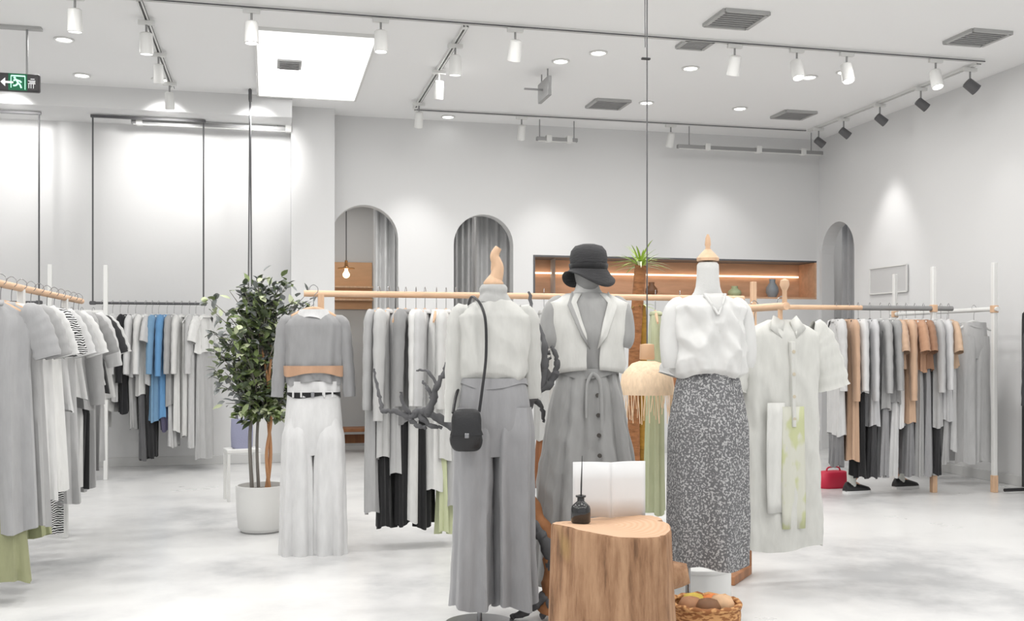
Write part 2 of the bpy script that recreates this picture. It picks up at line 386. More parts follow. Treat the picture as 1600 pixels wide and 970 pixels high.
# odd pair of ceiling plates: hanging sign seen edge-on
t = thing('hanging_sign', 'small grey sign hung from the ceiling and seen edge-on', 'sign', CP(851,112))
mb = MB(); mb.box((0,0,-.16),(.035,.34,.17)); mb.build('plate', M_METG, t, bevel=.006)
mb = MB(); mb.tube([(0,-.1,0),(0,-.1,-.08)],.006,8); mb.tube([(0,.1,0),(0,.1,-.08)],.006,8); mb.build('hanger_rod', M_METG, t)
mb = MB(); mb.box((-.1,0,-.16),(.17,.02,.014)); mb.build('bracket', M_METG, t, bevel=.002)

# exit sign
EY = 8.35
ex0, ex1 = XY(-42,EY), XY(63,EY); s = SY(20,EY); ez = HY(20,129,EY)
t = thing('exit_sign', 'dark box exit sign with green running man and arrow under the ceiling', 'exit sign', ((ex0+ex1)/2, EY, CEIL)); L = ex1-ex0; zc = ez-CEIL
mb = MB(); mb.box((0,0,zc),(L,.05,.135)); mb.build('housing', mat('sign_case',(58,56,58),rough=.4), t, bevel=.012)
for fx in (-.3,.3):
    mb = MB(); mb.tube([(fx*L,0,0),(fx*L,0,zc+.06)],.008,8); mb.build('hanger_rod', M_METG, t)
mb = MB(); mb.box((0,0,-.01),(L*1.05,.07,.02)); mb.build('mounting_plate', M_VENT, t, bevel=.003)
cx = XY(29,EY)-(ex0+ex1)/2; yf = -.026
mb = MB(); mb.box((cx,yf,zc),(.13,.006,.125)); mb.build('green_panel', mat('exit_green',(20,96,66),emit=.25), t, smooth=False)
M_MINT = mat('exit_mint',(190,250,222),emit=.75); M_SW = mat('sign_white',(235,235,235),emit=.6)
mb = MB(); y2 = yf-.005
def st(mb, a, b, w=.009): mb.bar((a[0],y2,a[1]),(b[0],y2,b[1]),.004,w)
for a, b in (((-.045,-.045),(-.045,.045)),((-.045,.045),(.052,.045)),((.052,.045),(.052,-.055))): st(mb,(cx+a[0],zc+a[1]),(cx+b[0],zc+b[1]))
mb.build('door_outline', M_MINT, t, smooth=False)
mb = MB()
mb.lathe([(.001,-.008),(.008,-.004),(.009,.0),(.008,.004),(.001,.008)], (cx-.02,y2,zc+.03), n=12)
for a, b in (((-.012,.02),(.004,-.008)),((-.012,.016),(.018,.006)),((.018,.006),(.026,-.004)),((-.012,.018),(-.028,.008)),((.004,-.008),(.018,-.022)),((.018,-.022),(.026,-.045)),((.004,-.008),(-.01,-.026)),((-.01,-.026),(-.03,-.03))): st(mb,(cx+a[0],zc+a[1]),(cx+b[0],zc+b[1]),.011)
mb.build('running_man', M_MINT, t, smooth=False)
mb = MB(); ax = XY(8,EY)-(ex0+ex1)/2
mb.add([(ax-.025,y2-.002,zc-.005),(ax+.008,y2-.002,zc+.028),(ax+.008,y2-.002,zc-.038)],[(0,1,2)]); mb.box((ax+.035,y2,zc-.005),(.055,.004,.014)); mb.build('arrow', M_SW, t, smooth=False)
mb = MB(); tx = XY(51,EY)-(ex0+ex1)/2      # small worn lines of lettering
for z_, w_, x_ in ((.026,.028,.006),(.012,.05,0),(.002,.04,.004),(-.008,.05,0)): mb.box((tx+x_,y2,zc+z_),(w_,.004,.004))
for x_ in (-.02,-.005,.012): mb.box((tx+x_,y2,zc-.028),(.003,.004,.03))
mb.build('lettering', M_SW, t, smooth=False)

# pendant cord with straw shade
PS = 262
p = P(1011, PS, CEIL); t = thing('pendant_lamp', 'cream straw pendant lamp on a long thin black cable in the middle', 'pendant lamp', p)
zz = CAMH+(HOR-537)/PS-CEIL; zs = CAMH+(HOR-590)/PS-CEIL
mb = MB(); mb.tube([(0,0,0),(0,0,zz)], .0045, 8); mb.tube([(-.014,.004,0),(-.01,.004,-.62)], .003, 6); mb.build('cable', M_DGREY, t)
mb = MB(); mb.lathe([(.05,0),(.05,-.03),(.01,-.034)], n=20); mb.build('ceiling_rose', M_METW, t)
mb = MB(); mb.box((-.008,0,CAMH+(HOR-92)/PS-CEIL),(.055,.02,.012)); mb.build('cable_clamp', M_BLK, t, bevel=.003)
M_STRAW = mat('pale_straw', (232,206,176), rough=.8, bump=.6, bscale=70, stretch=(1,1,.3), var=.1, vscale=60)
mb = MB(); mb.lathe([(.012,zz),(.042,zz-.004),(.045,zz-.09),(.04,zz-.095)], n=20); mb.build('socket_cup', mat('straw_wood',(214,176,142),rough=.6,var=.1), t)
mb = MB(); mb.lathe([(.045,zs+.10),(.09,zs+.085),(.15,zs+.02),(.162,zs-.06),(.156,zs-.1),(.15,zs-.1),(.155,zs-.06),(.143,zs+.015),(.08,zs+.075),(.04,zs+.09)], n=40, cap=False); mb.build('lamp_shade', M_STRAW, t)
mb = MB(); mb.lathe([(.002,zs-.07),(.02,zs-.065),(.034,zs-.04),(.03,zs-.01),(.016,zs+.03),(.016,zs+.06)], n=16); mb.build('bulb', mat('bulb_glow',(255,246,230),emit=3), t)
mb = MB(); rnd = random.Random(3)
for k in range(44):
    a = 2*pi*k/44; L_ = .06+.12*rnd.random(); a2 = a+rnd.uniform(-.1,.1)
    mb.tube([(.155*cos(a),.155*sin(a),zs-.09),(.157*cos(a2),.157*sin(a2),zs-.1-L_)], .0025, 5)
mb.build('fringe', M_STRAW, t)

# ------------------------------------------------------------ garments
rg = random.Random(11)
def shell(rows, k=9, amp=.16, seed=0, n=44, m=22, z0=None, pw=.8, lean=(0,0), wr=0, ws=9):
    """cloth tube from rows (z, halfwidth, halfdepth); folds grow towards the hem"""
    r = random.Random(seed); ph = [r.uniform(0,6.28) for _ in range(4)]; zs_ = [-q[0] for q in rows]
    top, bot = rows[0][0], rows[-1][0]; rings = []
    for i in range(m+1):
        z = top+(bot-top)*(i/m)**.85
        hw = interp(-z, zs_, [q[1] for q in rows]); hd = interp(-z, zs_, [q[2] for q in rows]); t = (top-z)/max(.01, top-bot)
        ring = []
        for j in range(n):
            a = 2*pi*j/n; ca, sa = cos(a), sin(a)
            x = hw*math.copysign(abs(ca)**pw, ca); y = hd*math.copysign(abs(sa)**pw, sa)
            g = amp*(.15+t**.8)*(sin(k*a+ph[0]+.9*t)+.55*sin((k*.6//1+3)*a+ph[1]-1.3*t)+.35*sin((2*k-1)*a+ph[2]))
            nx, ny = ca*.35, sa
            if wr:
                q = Vector((x*ws*1.3+seed, y*ws*1.3, z*ws*.8+x*ws*.9)); e_ = (1-abs(noise.noise(q))*2.6)*.6+noise.noise(q*2.1)*.5
                x += ca*wr*e_*(.3+.7*min(1,t*5)); y += sa*wr*e_*(.3+.7*min(1,t*5))
            ring.append(Vector((x+nx*g*hd+lean[0]*t, y+ny*g*hd+lean[1]*t, z+.012*t*sin(3*a+ph[3]))))
        rings.append(ring)
    return rings
def sleeve_pts(sx, w, zs_, L, out, fw=0):
    return [(sx*(w-.045),0,zs_+.005),(sx*(w-.005),0,zs_-.015),(sx*(w+out*.35),fw*.2,zs_-L*.3),(sx*(w+out*.75),fw*.6,zs_-L*.68),(sx*(w+out),fw,zs_-L)]
def sleeve(mb, sx, w, zs_, L, out, r0=.072, r1=.052, th=.55, seed=0, fw=0):
    pts = spline(sleeve_pts(sx, w, zs_, L, out, fw), 5); r = random.Random(seed+sx); n = len(pts); ph = r.uniform(0,6)
    rad = [ (r0*.8 if i < 3 else r0)*(1-i/(n-1))+r1*(i/(n-1)) for i in range(n)]
    rings = []
    for i, p_ in enumerate(pts):
        d = (pts[min(i+1,n-1)]-pts[max(i-1,0)]).normalized(); s1 = Vector((0,1,0)); s2 = d.cross(s1).normalized(); s1 = s2.cross(d)
        rr = rad[i]*(1+.05*sin(i*1.9+ph)); rings.append([p_+s2*cos(2*pi*q/18)*rr+s1*sin(2*pi*q/18)*rr*th*(1+.15*sin(3*(2*pi*q/18)+ph)) for q in range(18)])
    mb.loft(rings, cap=False)
def garment(name, label, cat, loc, rz, kind, c, L, w=.2, d=.05, hem=None, under=None, group=None, seed=None, amp=.36, trim=None, m=None):
    seed = seed if seed is not None else rg.randrange(9999)
    t = thing(name, label, cat, loc, rz, group); M = m or cloth(tuple(int(v*.94) for v in c)); z0 = -.115; L -= .04
    if under: under = (under[0], under[1]-.04, under[2])
    if kind == 'trousers':
        mb = MB()
        mb.loft(shell([(z0-.01,w*.8,d*.8),(z0-.2,w*.98,d*.92),(z0-.3,w*.8,d*.6)],5,.06,seed,m=8), cap=False); mb.build('hip_section', M, t)
        for sx in (-1,1):
            mb = MB(); rings = shell([(z0-.12,w*.46,d*.9),(z0-.22,w*.51,d),(z0-.5,w*.5,d*.9),(z0-L,(hem or w)*.52,d)],6,amp,seed+sx,n=30,m=16)
            mb.loft([[q+Vector((sx*w*.52,0,0)) for q in r_] for r_ in rings], cap=False); mb.build('trouser_leg', M, t)
        mb = MB(); mb.loft(shell([(z0-.003,w*.81,d*.84),(z0-.045,w*.83,d*.86)],4,.03,seed,m=3), cap=False); mb.build('waistband', M, t)
        return t
    if kind == 'skirt':
        mb = MB(); mb.loft(shell([(z0,w*.7,d*.8),(z0-.2,w,d),(z0-L,hem or w*1.2,d*1.3)],8,amp,seed,m=20), cap=False); mb.build('skirt', M, t)
        mb = MB(); mb.loft(shell([(z0+.003,w*.71,d*.84),(z0-.04,w*.75,d*.86)],4,.03,seed,m=3), cap=False); mb.build('waistband', M, t)
        return t
    hem = hem or w*1.0
    rows = [(z0,.062,.03),(z0-.012,.075,.038),(z0-.035,w*.66,d*.7),(z0-.06,w*.97,d*.85),(z0-.1,w,d),(z0-.3,w*.96,d*1.1),(z0-L,hem,d*1.25)]
    mb = MB(); mb.loft(shell(rows, 8, amp, seed), cap=False); mb.build('body', M, t)
    sl = {'tee':(.2,.085),'blouse':(.5,.05),'dress':(.2,.07),'coat':(.58,.04),'long_dress':(.52,.05),'vest':None,'puff':(.28,.09)}[kind]
    if sl:
        for sx in (-1,1):
            mb = MB(); sleeve(mb, sx, w, z0-.06, sl[0], sl[1], r0=.07 if kind != 'puff' else .085, r1=.062 if kind in ('tee','dress') else .045, seed=seed)
            mb.build('sleeve', trim if trim else M, t)
    mb = MB(); mb.loft([[Vector(((.064+.004*q)*cos(a), (.032+.003*q)*sin(a)-(.01 if sin(a) < 0 else 0)*q, z0+.006-.012*q)) for a in [2*pi*j/24 for j in range(24)]] for q in range(3)], cap=False)
    mb.build('collar', M, t, solid=.004)
    if kind in ('coat',):
        mb = MB(); mb.box((0,-d*1.12,z0-L*.5),(.03,.008,L*.86)); mb.build('placket', M, t, bevel=.003)
    if under:
        uc, uL, uh = under
        mb = MB(); a0 = z0-L*.75
        mb.loft(shell([(a0,w*.7,d*.8),(a0-.2,w*.85,d*.9),(z0-uL,uh,d*1.1)], 9, amp, seed+5, m=16), cap=False); mb.build('lower_layer', cloth(uc) if isinstance(uc, tuple) else uc, t)
    return t
HG = {}
def hanger_proto(kind):
    t = thing('clothes_hanger', '', 'clothes hanger', (0,0,0), 0)
    M = {'wood':M_WOOD,'white':M_METW,'black':M_BLK}[kind]
    mb = MB(); mb.tube(spline([(0,.0,-.115),(0,0,-.06),(.006,0,-.032),(.024,0,-.012),(.022,0,.012),(0,0,.027),(-.02,0,.014),(-.024,0,-.004)],5), .002, 6); mb.build('hook', M_STEEL, t)
    mb = MB(); pts = spline([(-.19,0,-.185),(-.14,0,-.165),(-.07,0,-.13),(0,0,-.112),(.07,0,-.13),(.14,0,-.165),(.19,0,-.185)],4)
    mb.tube(pts, [.008+.006*sin(pi*i/(len(pts)-1)) for i in range(len(pts))], 8, sx=.7, ref=(0,0,1)); mb.build('shoulder_bar', M, t)
    return t
def hang(loc, rz, label, kind='wood', group=None):
    if kind not in HG: o = HG[kind] = hanger_proto(kind); o.location = loc; o.rotation_euler = (0,0,rz)
    else: o = copy_tree(HG[kind], loc, rz)
    o['label'] = label
    if group: o['group'] = group
    return o

RZ = 1.505     # rail height of the wooden racks
# ---- left wall rails hung from the soffit
def hung_rail(x0, x1, Y, h, lb, top=3.4, rods=None):
    t = thing('hanging_rail', lb, 'clothes rail', ((x0+x1)/2, Y, h)); L = x1-x0
    mb = MB(); mb.tube([(-L/2-.03,0,0),(L/2+.03,0,0)], .0125, 10); mb.build('rail', M_DGREY, t)
    mb = MB(); mb.box((0,0,top-h-.02),(L+.04,.03,.025)); mb.build('top_bar', M_DGREY, t, bevel=.003)
    for q in (rods or (x0, x1)):
        x = q-(x0+x1)/2; mb = MB(); mb.tube([(x,0,0),(x,0,top-h-.02)], .008, 8); mb.build('suspension_rod', M_DGREY, t)
    for q in (x0, x1):
        x = q-(x0+x1)/2; mb = MB(); mb.box((x,0,0),(.05,.035,.035)); mb.build('rail_clamp', M_DGREY, t, bevel=.004)
LY = 10.38; LH = HY(240,474,LY)
hung_rail(XY(-150,LY), XY(61,LY), LY, LH, 'thin dark rail hung from the soffit at the far left')
hung_rail(XY(145,LY), XY(318,LY), LY, LH, 'thin dark rail hung from the soffit between two long rods', rods=None)
t = thing('hanging_rail', 'rail hung by two close thin rods behind the potted ficus', 'clothes rail', (XY(391,9.95), 9.93, 1.62))
mb = MB(); mb.tube([(-.02,-.3,0),(.02,.12,0)], .0125, 10); mb.build('rail', M_DGREY, t)
for (x_, y_) in ((.012,.08),(-.012,-.22)):
    mb = MB(); mb.tube([(x_,y_,0),(.0,y_*.3,CEIL-1.62)], .007, 8); mb.build('suspension_rod', M_DGREY, t)
mb = MB(); mb.box((0,0,CEIL-1.62-.05),(.03,.09,.1)); mb.build('ceiling_bracket', M_DGREY, t, bevel=.004)

GA = 'garments on the left wall rail'
wl = [ # px, kind, colour, colour word, L, under, yaw, cat
 (160,'tee',(178,178,178),'grey',.28,((222,222,220),1.1,.14),.5,'top','short grey top over a long white skirt'),
 (176,'blouse',(226,226,224),'',.95,None,.25,'dress','loose off-white tunic'),
 (188,'blouse',(214,214,214),'',.85,None,.15,'shirt','pale grey long shirt'),
 (200,'coat',(26,26,30),'',.97,None,.25,'coat','black long coat'),
 (212,'blouse',(224,224,224),'',.62,((170,170,170),1.12,.1),.3,'top','white blouse over grey trousers'),
 (228,'blouse',(232,232,230),'',.8,((96,96,98),1.42,.11),.4,'top','white blouse over charcoal trousers'),
 (238,'tee',(206,206,206),'',.7,((42,42,44),1.4,.09),.1,'top','light grey tee over black trousers'),
 (248,'blouse',(120,158,190),'',1.05,None,.35,'shirt','dusty blue shirt dress'),
 (261,'long_dress',(100,152,198),'',1.02,((90,86,112),1.15,.09),.3,'dress','bright blue dress'),
 (272,'blouse',(172,172,172),'',.9,((200,200,200),1.3,.1),.15,'top','mid grey blouse over a pale skirt'),
 (284,'blouse',(222,222,220),'',1.15,None,.2,'dress','plain white long dress'),
 (296,'vest',(214,214,212),'',1.2,None,.25,'dress','sleeveless off-white dress'),
 (306,'blouse',(198,198,198),'',1.3,None,.3,'dress','silver grey long dress'),
 (319,'tee',(232,232,230),'',.4,((176,176,176),1.42,.15),.75,'top','white tee over a long grey skirt'),
]
for i, (px, kind, c, _, L_, un, yaw, cat, ds) in enumerate(wl):
    loc = (XY(px,LY), LY, LH); rz = pi/2-(.28+(yaw-.3)*.3)
    hang(loc, rz, 'white hanger with the %s by the wall' % ds, 'white', 'hangers on the left wall rail')
    garment('hanging_'+{'top':'blouse'}.get(cat,cat), ds+' hung on the left wall rail', cat, loc, rz, kind, c, L_, w=.17, d=.032, hem=.17, under=un, group=GA)

# ---- rack builder: tall posts, wooden feet, round rail
def rack(label, xa, ya, xb, yb, h, posts, tall=0, mrail=None, mpost=None, foot=.0, footdir=None, mfoot=None, rad=.019):
    ang = math.atan2(yb-ya, xb-xa); L = math.hypot(xb-xa, yb-ya); t = thing('clothes_rack', label, 'clothes rack', (xa, ya, 0), ang)
    mb = MB(); mb.tube([(0,0,h),(L*.5,0,h),(L,0,h)], rad, 14); mb.build('rail', mrail or M_WOODX, t)
    for q in posts:
        x = q*L; mb = MB(); mb.box((x,0,(h+tall)/2+(.06 if mfoot else 0)),(.036,.036,h+tall-(.12 if mfoot else 0))); mb.build('post', mpost or M_WOOD, t, bevel=.004)
        if mfoot:
            mb = MB(); mb.box((x,0,.07),(.044,.044,.14)); mb.build('foot', mfoot, t, bevel=.004)
            mb = MB(); mb.box((x,0,h),(.046,.05,.06)); mb.build('rail_joint', mfoot, t, bevel=.004)
        if foot:
            mb = MB(); fd = footdir or 1; mb.bar((x,-foot*(1 if fd > 0 else 1),.02),(x,foot*.6,.02),.045,.04); mb.build('foot_bar', mpost or M_WOOD, t, bevel=.004)
    return t

# middle rack
AY = 6.1
rack('long light wooden clothes rack running behind the mannequins', .2, AY, 3.0, AY+.02, RZ, (.035,.60,.93), 0, M_WOODX, M_WOOD, .15)
GM = 'garments in the middle of the long wooden rack'
ml = [
 (592,'long_dress',(176,176,176),1.22,None,.75,'dress','grey long-sleeved dress with open cuffs',.15,'middle'),
 (607,'coat',(196,196,195),.9,((20,20,22),1.31,.15),.6,'coat','light grey coat over a black skirt',.17,''),
 (622,'vest',(190,190,190),1.0,None,.3,'dress','slim grey sleeveless dress',.14,''),
 (634,'blouse',(150,150,150),.7,((22,22,24),1.3,.14),.45,'shirt','mid grey shirt over black trousers',.15,''),
 (650,'blouse',(226,226,224),1.28,None,.15,'dress','long white narrow shirt dress',.14,''),
 (664,'blouse',(205,205,205),.68,((18,18,20),1.32,.15),.5,'shirt','pale shirt over wide black trousers',.16,''),
 (682,'vest',(232,232,230),1.1,None,.2,'dress','plain white sleeveless dress',.15,''),
 (697,'long_dress',(214,214,212),.92,((200,206,168),1.36,.12),.4,'dress','off-white dress over a lime skirt',.16,''),
 (712,'vest',(186,186,186),1.2,None,.3,'dress','dove grey sleeveless dress beside the shoulder bag',.15,''),
]
for i, (px, kind, c, L_, un, yaw, cat, ds, w_, _) in enumerate(ml):
    loc = (XY(px,AY), AY, RZ+.02); rz = pi/2-(.28+(yaw-.3)*.3)
    hang(loc, rz, 'wooden hanger with the %s' % ' '.join(ds.split()[:9]), 'wood', 'hangers in the middle of the wooden rack')
    garment('hanging_'+{'top':'blouse'}.get(cat,cat), ds+' on the wooden rack', cat, loc, rz, kind, c, L_, w=w_+.02, d=.042, hem=w_+.02, under=un, group=GM)
# pale green dress and brown trousers further right on the same rack
for px, kind, c, L_, yaw, cat, ds, w_ in ((1024,'vest',(190,196,162),1.3,.35,'dress','pale sage green long dress hung beside the straw pendant',.12),(1062,'vest',(206,206,204),1.0,.3,'dress','pale grey dress hidden behind the satin blouse mannequin',.13)):
    loc = (XY(px,AY), AY, RZ+.02); rz = pi/2-(.28+(yaw-.3)*.3)
    hang(loc, rz, 'wooden hanger with the %s' % ' '.join(ds.split()[:6]), 'wood', 'hangers on the right of the wooden rack')
    garment('hanging_'+cat, ds, cat, loc, rz, kind, c, L_, w=w_, d=.04, hem=w_*1.1)

loc = (XY(850,AY), AY, RZ+.02); hang(loc, pi/2-.25, 'wooden hanger with the grey dress between the two left mannequins')
garment('hanging_dress', 'grey sleeveless dress over narrow brown trousers, hung behind the driftwood branches', 'dress', loc, pi/2-.25, 'vest', (192,192,190), .82, w=.11, d=.04, hem=.12, under=((146,96,62), 1.12, .035))
# outfit at the left end of the rack, facing the camera
loc = Vector((XY(490,AY-.08), AY-.08, RZ+.02)); rz = -.1
hang(loc, rz, 'light wooden hanger holding the grey sweater outfit beside the ficus', 'wood')
t = thing('hanging_sweater', 'sheer grey long-sleeved sweater with tan band hung beside the ficus', 'sweater', loc, rz)
MG = cloth((148,148,149),'grey_knit')
mb = MB(); mb.loft(shell([(-.13,.075,.035),(-.145,.1,.04),(-.17,.15,.055),(-.2,.165,.065),(-.4,.16,.07),(-.54,.155,.075)],9,.1,5,n=80,m=40,wr=.006), cap=False); mb.build('body', MG, t)
for sx in (-1,1):
    mb = MB(); sleeve(mb, sx, .165, -.19, .43, .04, .05, .035, .7, 5, -.01); mb.build('sleeve', MG, t)
mb = MB(); mb.loft(shell([(-.115,.078,.042),(-.15,.1,.05),(-.17,.09,.06)],4,.04,2,m=4), cap=False); mb.build('collar', cloth((206,206,206)), t)
mb = MB(); mb.loft(shell([(-.44,.172,.09),(-.492,.17,.092)],9,.05,5,m=4), cap=False); mb.build('waist_band', cloth((186,148,120),'tan_band'), t)
mb = MB(); mb.loft(shell([(-.53,.15,.07),(-.62,.15,.074)],12,.1,9,m=5), cap=False); mb.build('lace_hem', cloth((214,214,214)), t)
t = thing('hanging_trousers', 'wide white trousers with a thin black belt hung under the grey sweater', 'trousers', loc, rz)
MW = cloth((214,214,214),'white_cotton')
mb = MB(); mb.loft(shell([(-.585,.148,.075),(-.64,.152,.08),(-.8,.166,.09),(-.95,.14,.06)],6,.05,8,m=10), cap=False); mb.build('hip_section', MW, t)
for sx in (-1,1):
    mb = MB(); R_ = shell([(-.74,.06,.07),(-.84,.084,.095),(-1.1,.092,.085),(-1.555,.1,.09)],7,.16,20+sx,n=50,m=36,wr=.005,ws=7); mb.loft([[q+Vector((sx*.09,0,0)) for q in r_] for r_ in R_], cap=False); mb.build('trouser_leg', MW, t)
mb = MB(); mb.loft(shell([(-.592,.153,.081),(-.614,.155,.083)],6,.03,8,m=2), cap=False); mb.build('belt', M_BLACKC, t)
mb = MB(); mb.box((0,-.088,-.603),(.02,.008,.03)); mb.build('buckle', M_STEEL, t, bevel=.002)
for x_ in (-.11,-.065,.065,.11):
    mb = MB(); mb.box((x_,-.08,-.603),(.01,.012,.034)); mb.build('belt_loop', MW, t, bevel=.002)

# ---- left near rack (runs away from the camera)
rack('light wooden rail rack running away from the camera at the left edge', -1.27, 5.0, -1.23, 7.4, 1.5, (.33,.78), 0, M_WOODX, M_METW, 0)
GL = 'garments on the left near rack'
ZIG = pattern('black_white_zigzag', (24,24,24), (225,225,225), 26, 'wave', .55)
nl = [
 (5.18,'dress',(172,172,173),1.1,(cloth((146,148,114),'olive_cotton'),1.34,.18),'dress','light grey tee dress over an olive skirt',None),
 (5.38,'dress',(172,172,172),1.12,None,'dress','grey tee dress with wide hem',None),
 (5.58,'dress',(218,218,216),1.02,(cloth((156,160,122)),1.2,.19),'dress','off-white tee dress over a moss green slip',None),
 (5.78,'dress',(228,228,226),1.0,None,'dress','white dress with zigzag black sleeves',ZIG),
 (5.98,'tee',(210,210,210),.6,(ZIG,1.25,.16),'top','pale tee over a zigzag skirt',None),
 (6.17,'dress',(184,184,184),1.12,None,'dress','mid grey dress behind the zigzag one',None),
 (6.36,'tee',(222,222,221),.55,((34,34,36),1.1,.16),'top','white tee over black trousers',None),
 (6.55,'blouse',(172,172,172),.62,((204,204,203),1.1,.15),'top','grey blouse over pale trousers',None),
 (6.74,'tee',(150,150,150),.6,((26,26,28),1.12,.15),'top','dark grey tee over black trousers',None),
 (6.93,'puff',(212,212,212),.5,((166,166,166),1.15,.16),'top','light puff-sleeved top over a grey skirt',None),
 (7.12,'tee',(40,40,42),.55,((120,120,120),1.05,.15),'top','black tee over grey trousers',None),
 (7.28,'tee',(208,208,207),.6,((188,188,188),1.0,.16),'top','pale grey tee at the far end over a grey skirt',None),
]
for i, (Y, kind, c, L_, un, cat, ds, trim) in enumerate(nl):
    loc = (-1.265+.016*(Y-5), Y, 1.52); rz = rg.uniform(-.1,.12)
    hang(loc, rz, 'wooden hanger with the %s at left' % ' '.join(ds.split()[:9]), 'wood', 'hangers on the left near rack')
    garment('hanging_'+{'top':'blouse'}.get(cat,cat), ds+' on the left near rack', cat, loc, rz, kind, c, L_, w=.19, d=.06, hem=.215, under=un, group=GL, trim=trim)

# white rack between left near rack and the wall
rack('white metal rack with tall posts standing by the left wall', XY(78,9.75), 9.75, XY(165,9.75), 9.75, 1.5, (0,1), .42, M_METW, M_METW)
for px, kind, c, L_, ds, cat in ((96,'blouse',(206,206,206),1.1,'pale grey dress on the white post rack by the wall','dress'),(112,'blouse',(186,186,186),1.2,'grey long dress on the white post rack by the wall','dress'),(128,'vest',(222,222,220),1.15,'white sleeveless dress on the white post rack','dress'),(146,'tee',(160,160,160),1.0,'darker grey tee dress on the white post rack','dress')):
    loc = (XY(px,9.75), 9.75, 1.515); hang(loc, pi/2-.3, 'white hanger carrying the '+' '.join(ds.split()[:9]), 'white', 'hangers on the white post rack')
    garment('hanging_'+cat, ds, cat, loc, pi/2-.3, kind, c, L_, w=.17, d=.035, hem=.18)

# ---- depth rack with the cream shirt dress
rack('light wooden rack pointing at the camera with the big cream dress', 2.475, 4.58, 2.40, 5.95, 1.395, (.28,.9), .0, M_WOODX, mat('rack_brown',(176,122,84),rough=.5,var=.2,vscale=5,stretch=(5,5,1)), 0)
t = [o for o in bpy.data.objects if o.name.startswith('clothes_rack')][-1]
mb = MB(); mb.bar((.28*1.37,.0,.022),(.17,.22,.022),.05,.044); mb.build('foot_bar', mat('rack_brown',(0,0,0)), t, bevel=.004)
mb = MB(); mb.lathe([(.002,-.02),(.013,-.018),(.011,.07),(.016,.08),(.024,.1),(.02,.122),(.003,.13)], n=16); o = mb.build('end_knob', M_WOOD, t); o.location = (.02,0,1.4)
mb = MB(); mb.tube([(.06,0,1.4),(.06,0,1.33)], .012, 10); mb.build('drop_peg', M_WOOD, t)
# dress
loc = Vector((2.5, 4.68, 1.42)); rz = .05
hang(loc, rz, 'thick wooden hanger holding the big cream shirt dress', 'wood')
t = thing('shirt_dress', 'big cream short-sleeved shirt dress with buttons hung facing the camera', 'dress', loc, rz)
MCR = cloth((204,204,199),'cream_linen')
mb = MB(); mb.loft(shell([(-.09,.07,.035),(-.1,.09,.04),(-.13,.16,.055),(-.165,.215,.07),(-.4,.2,.075),(-.75,.205,.08),(-1.225,.23,.085)],7,.1,31,n=100,m=60,wr=.013,ws=7), cap=False); mb.build('body', MCR, t)
for sx in (-1,1):
    mb = MB(); sleeve(mb, sx, .205, -.165, .27, .085, .085, .1, .5, 3); mb.build('sleeve', MCR, t)
for sx in (-1,1):
    mb = MB(); mb.add([(sx*.065,-.03,-.07),(sx*.015,-.055,-.1),(sx*.04,-.07,-.185),(sx*.1,-.062,-.135)],[(0,1,2,3)]); mb.build('collar', MCR, t, solid=.006)
mb = MB(); mb.bar((.005,-.088,-.2),(.005,-.1,-.62),.02,.03); mb.build('placket', MCR, t, bevel=.003)
for k in range(4):
    mb = MB(); mb.lathe([(.001,-.003),(.009,-.003),(.009,.003),(.001,.003)], n=12); o = mb.build('button', mat('bone_button',(196,186,166)), t); o.rotation_euler = (pi/2,0,0); o.location = (.005,-.105-.002*k,-.25-k*.11)
M_LIME = pattern('lime_leaf_print', (208,208,196), (196,200,158), 14, 'speckle', .5, (1,1,.5))
mb = MB(); R_ = [[Vector((x_-.0, -.1-.008*sin(9*x_*8+.5*k), -.52-k*.075)) for x_ in [-.055+.0125*j for j in range(11)]] for k in range(9)]
mb.loft(R_, cap=False, closed=False); o = mb.build('lime_print_scarf', M_LIME, t, solid=.004); o['label'] = 'lime leaf print sash'
mb = MB(); R_ = [[Vector((x_-.085, -.096-.008*sin(70*x_+.4*k), -.5-k*.06)) for x_ in [-.05+.0125*j for j in range(9)]] for k in range(10)]
mb.loft(R_, cap=False, closed=False); mb.build('hanging_sash', cloth((216,216,212)), t, solid=.004)
for Y, c, ds in ((4.95,(196,196,198),'silver satin blouse on the rack behind the big cream dress'),(5.45,(210,210,208),'pale cotton blouse at the back of the cream dress rack')):
    l2 = (2.49-.05*(Y-4.9), Y, 1.41); hang(l2, .15, 'wooden hanger carrying the '+' '.join(ds.split()[:9]), 'wood')
    garment('hanging_blouse', ds, 'blouse', l2, .15, 'tee', c, .8, w=.19, d=.055)

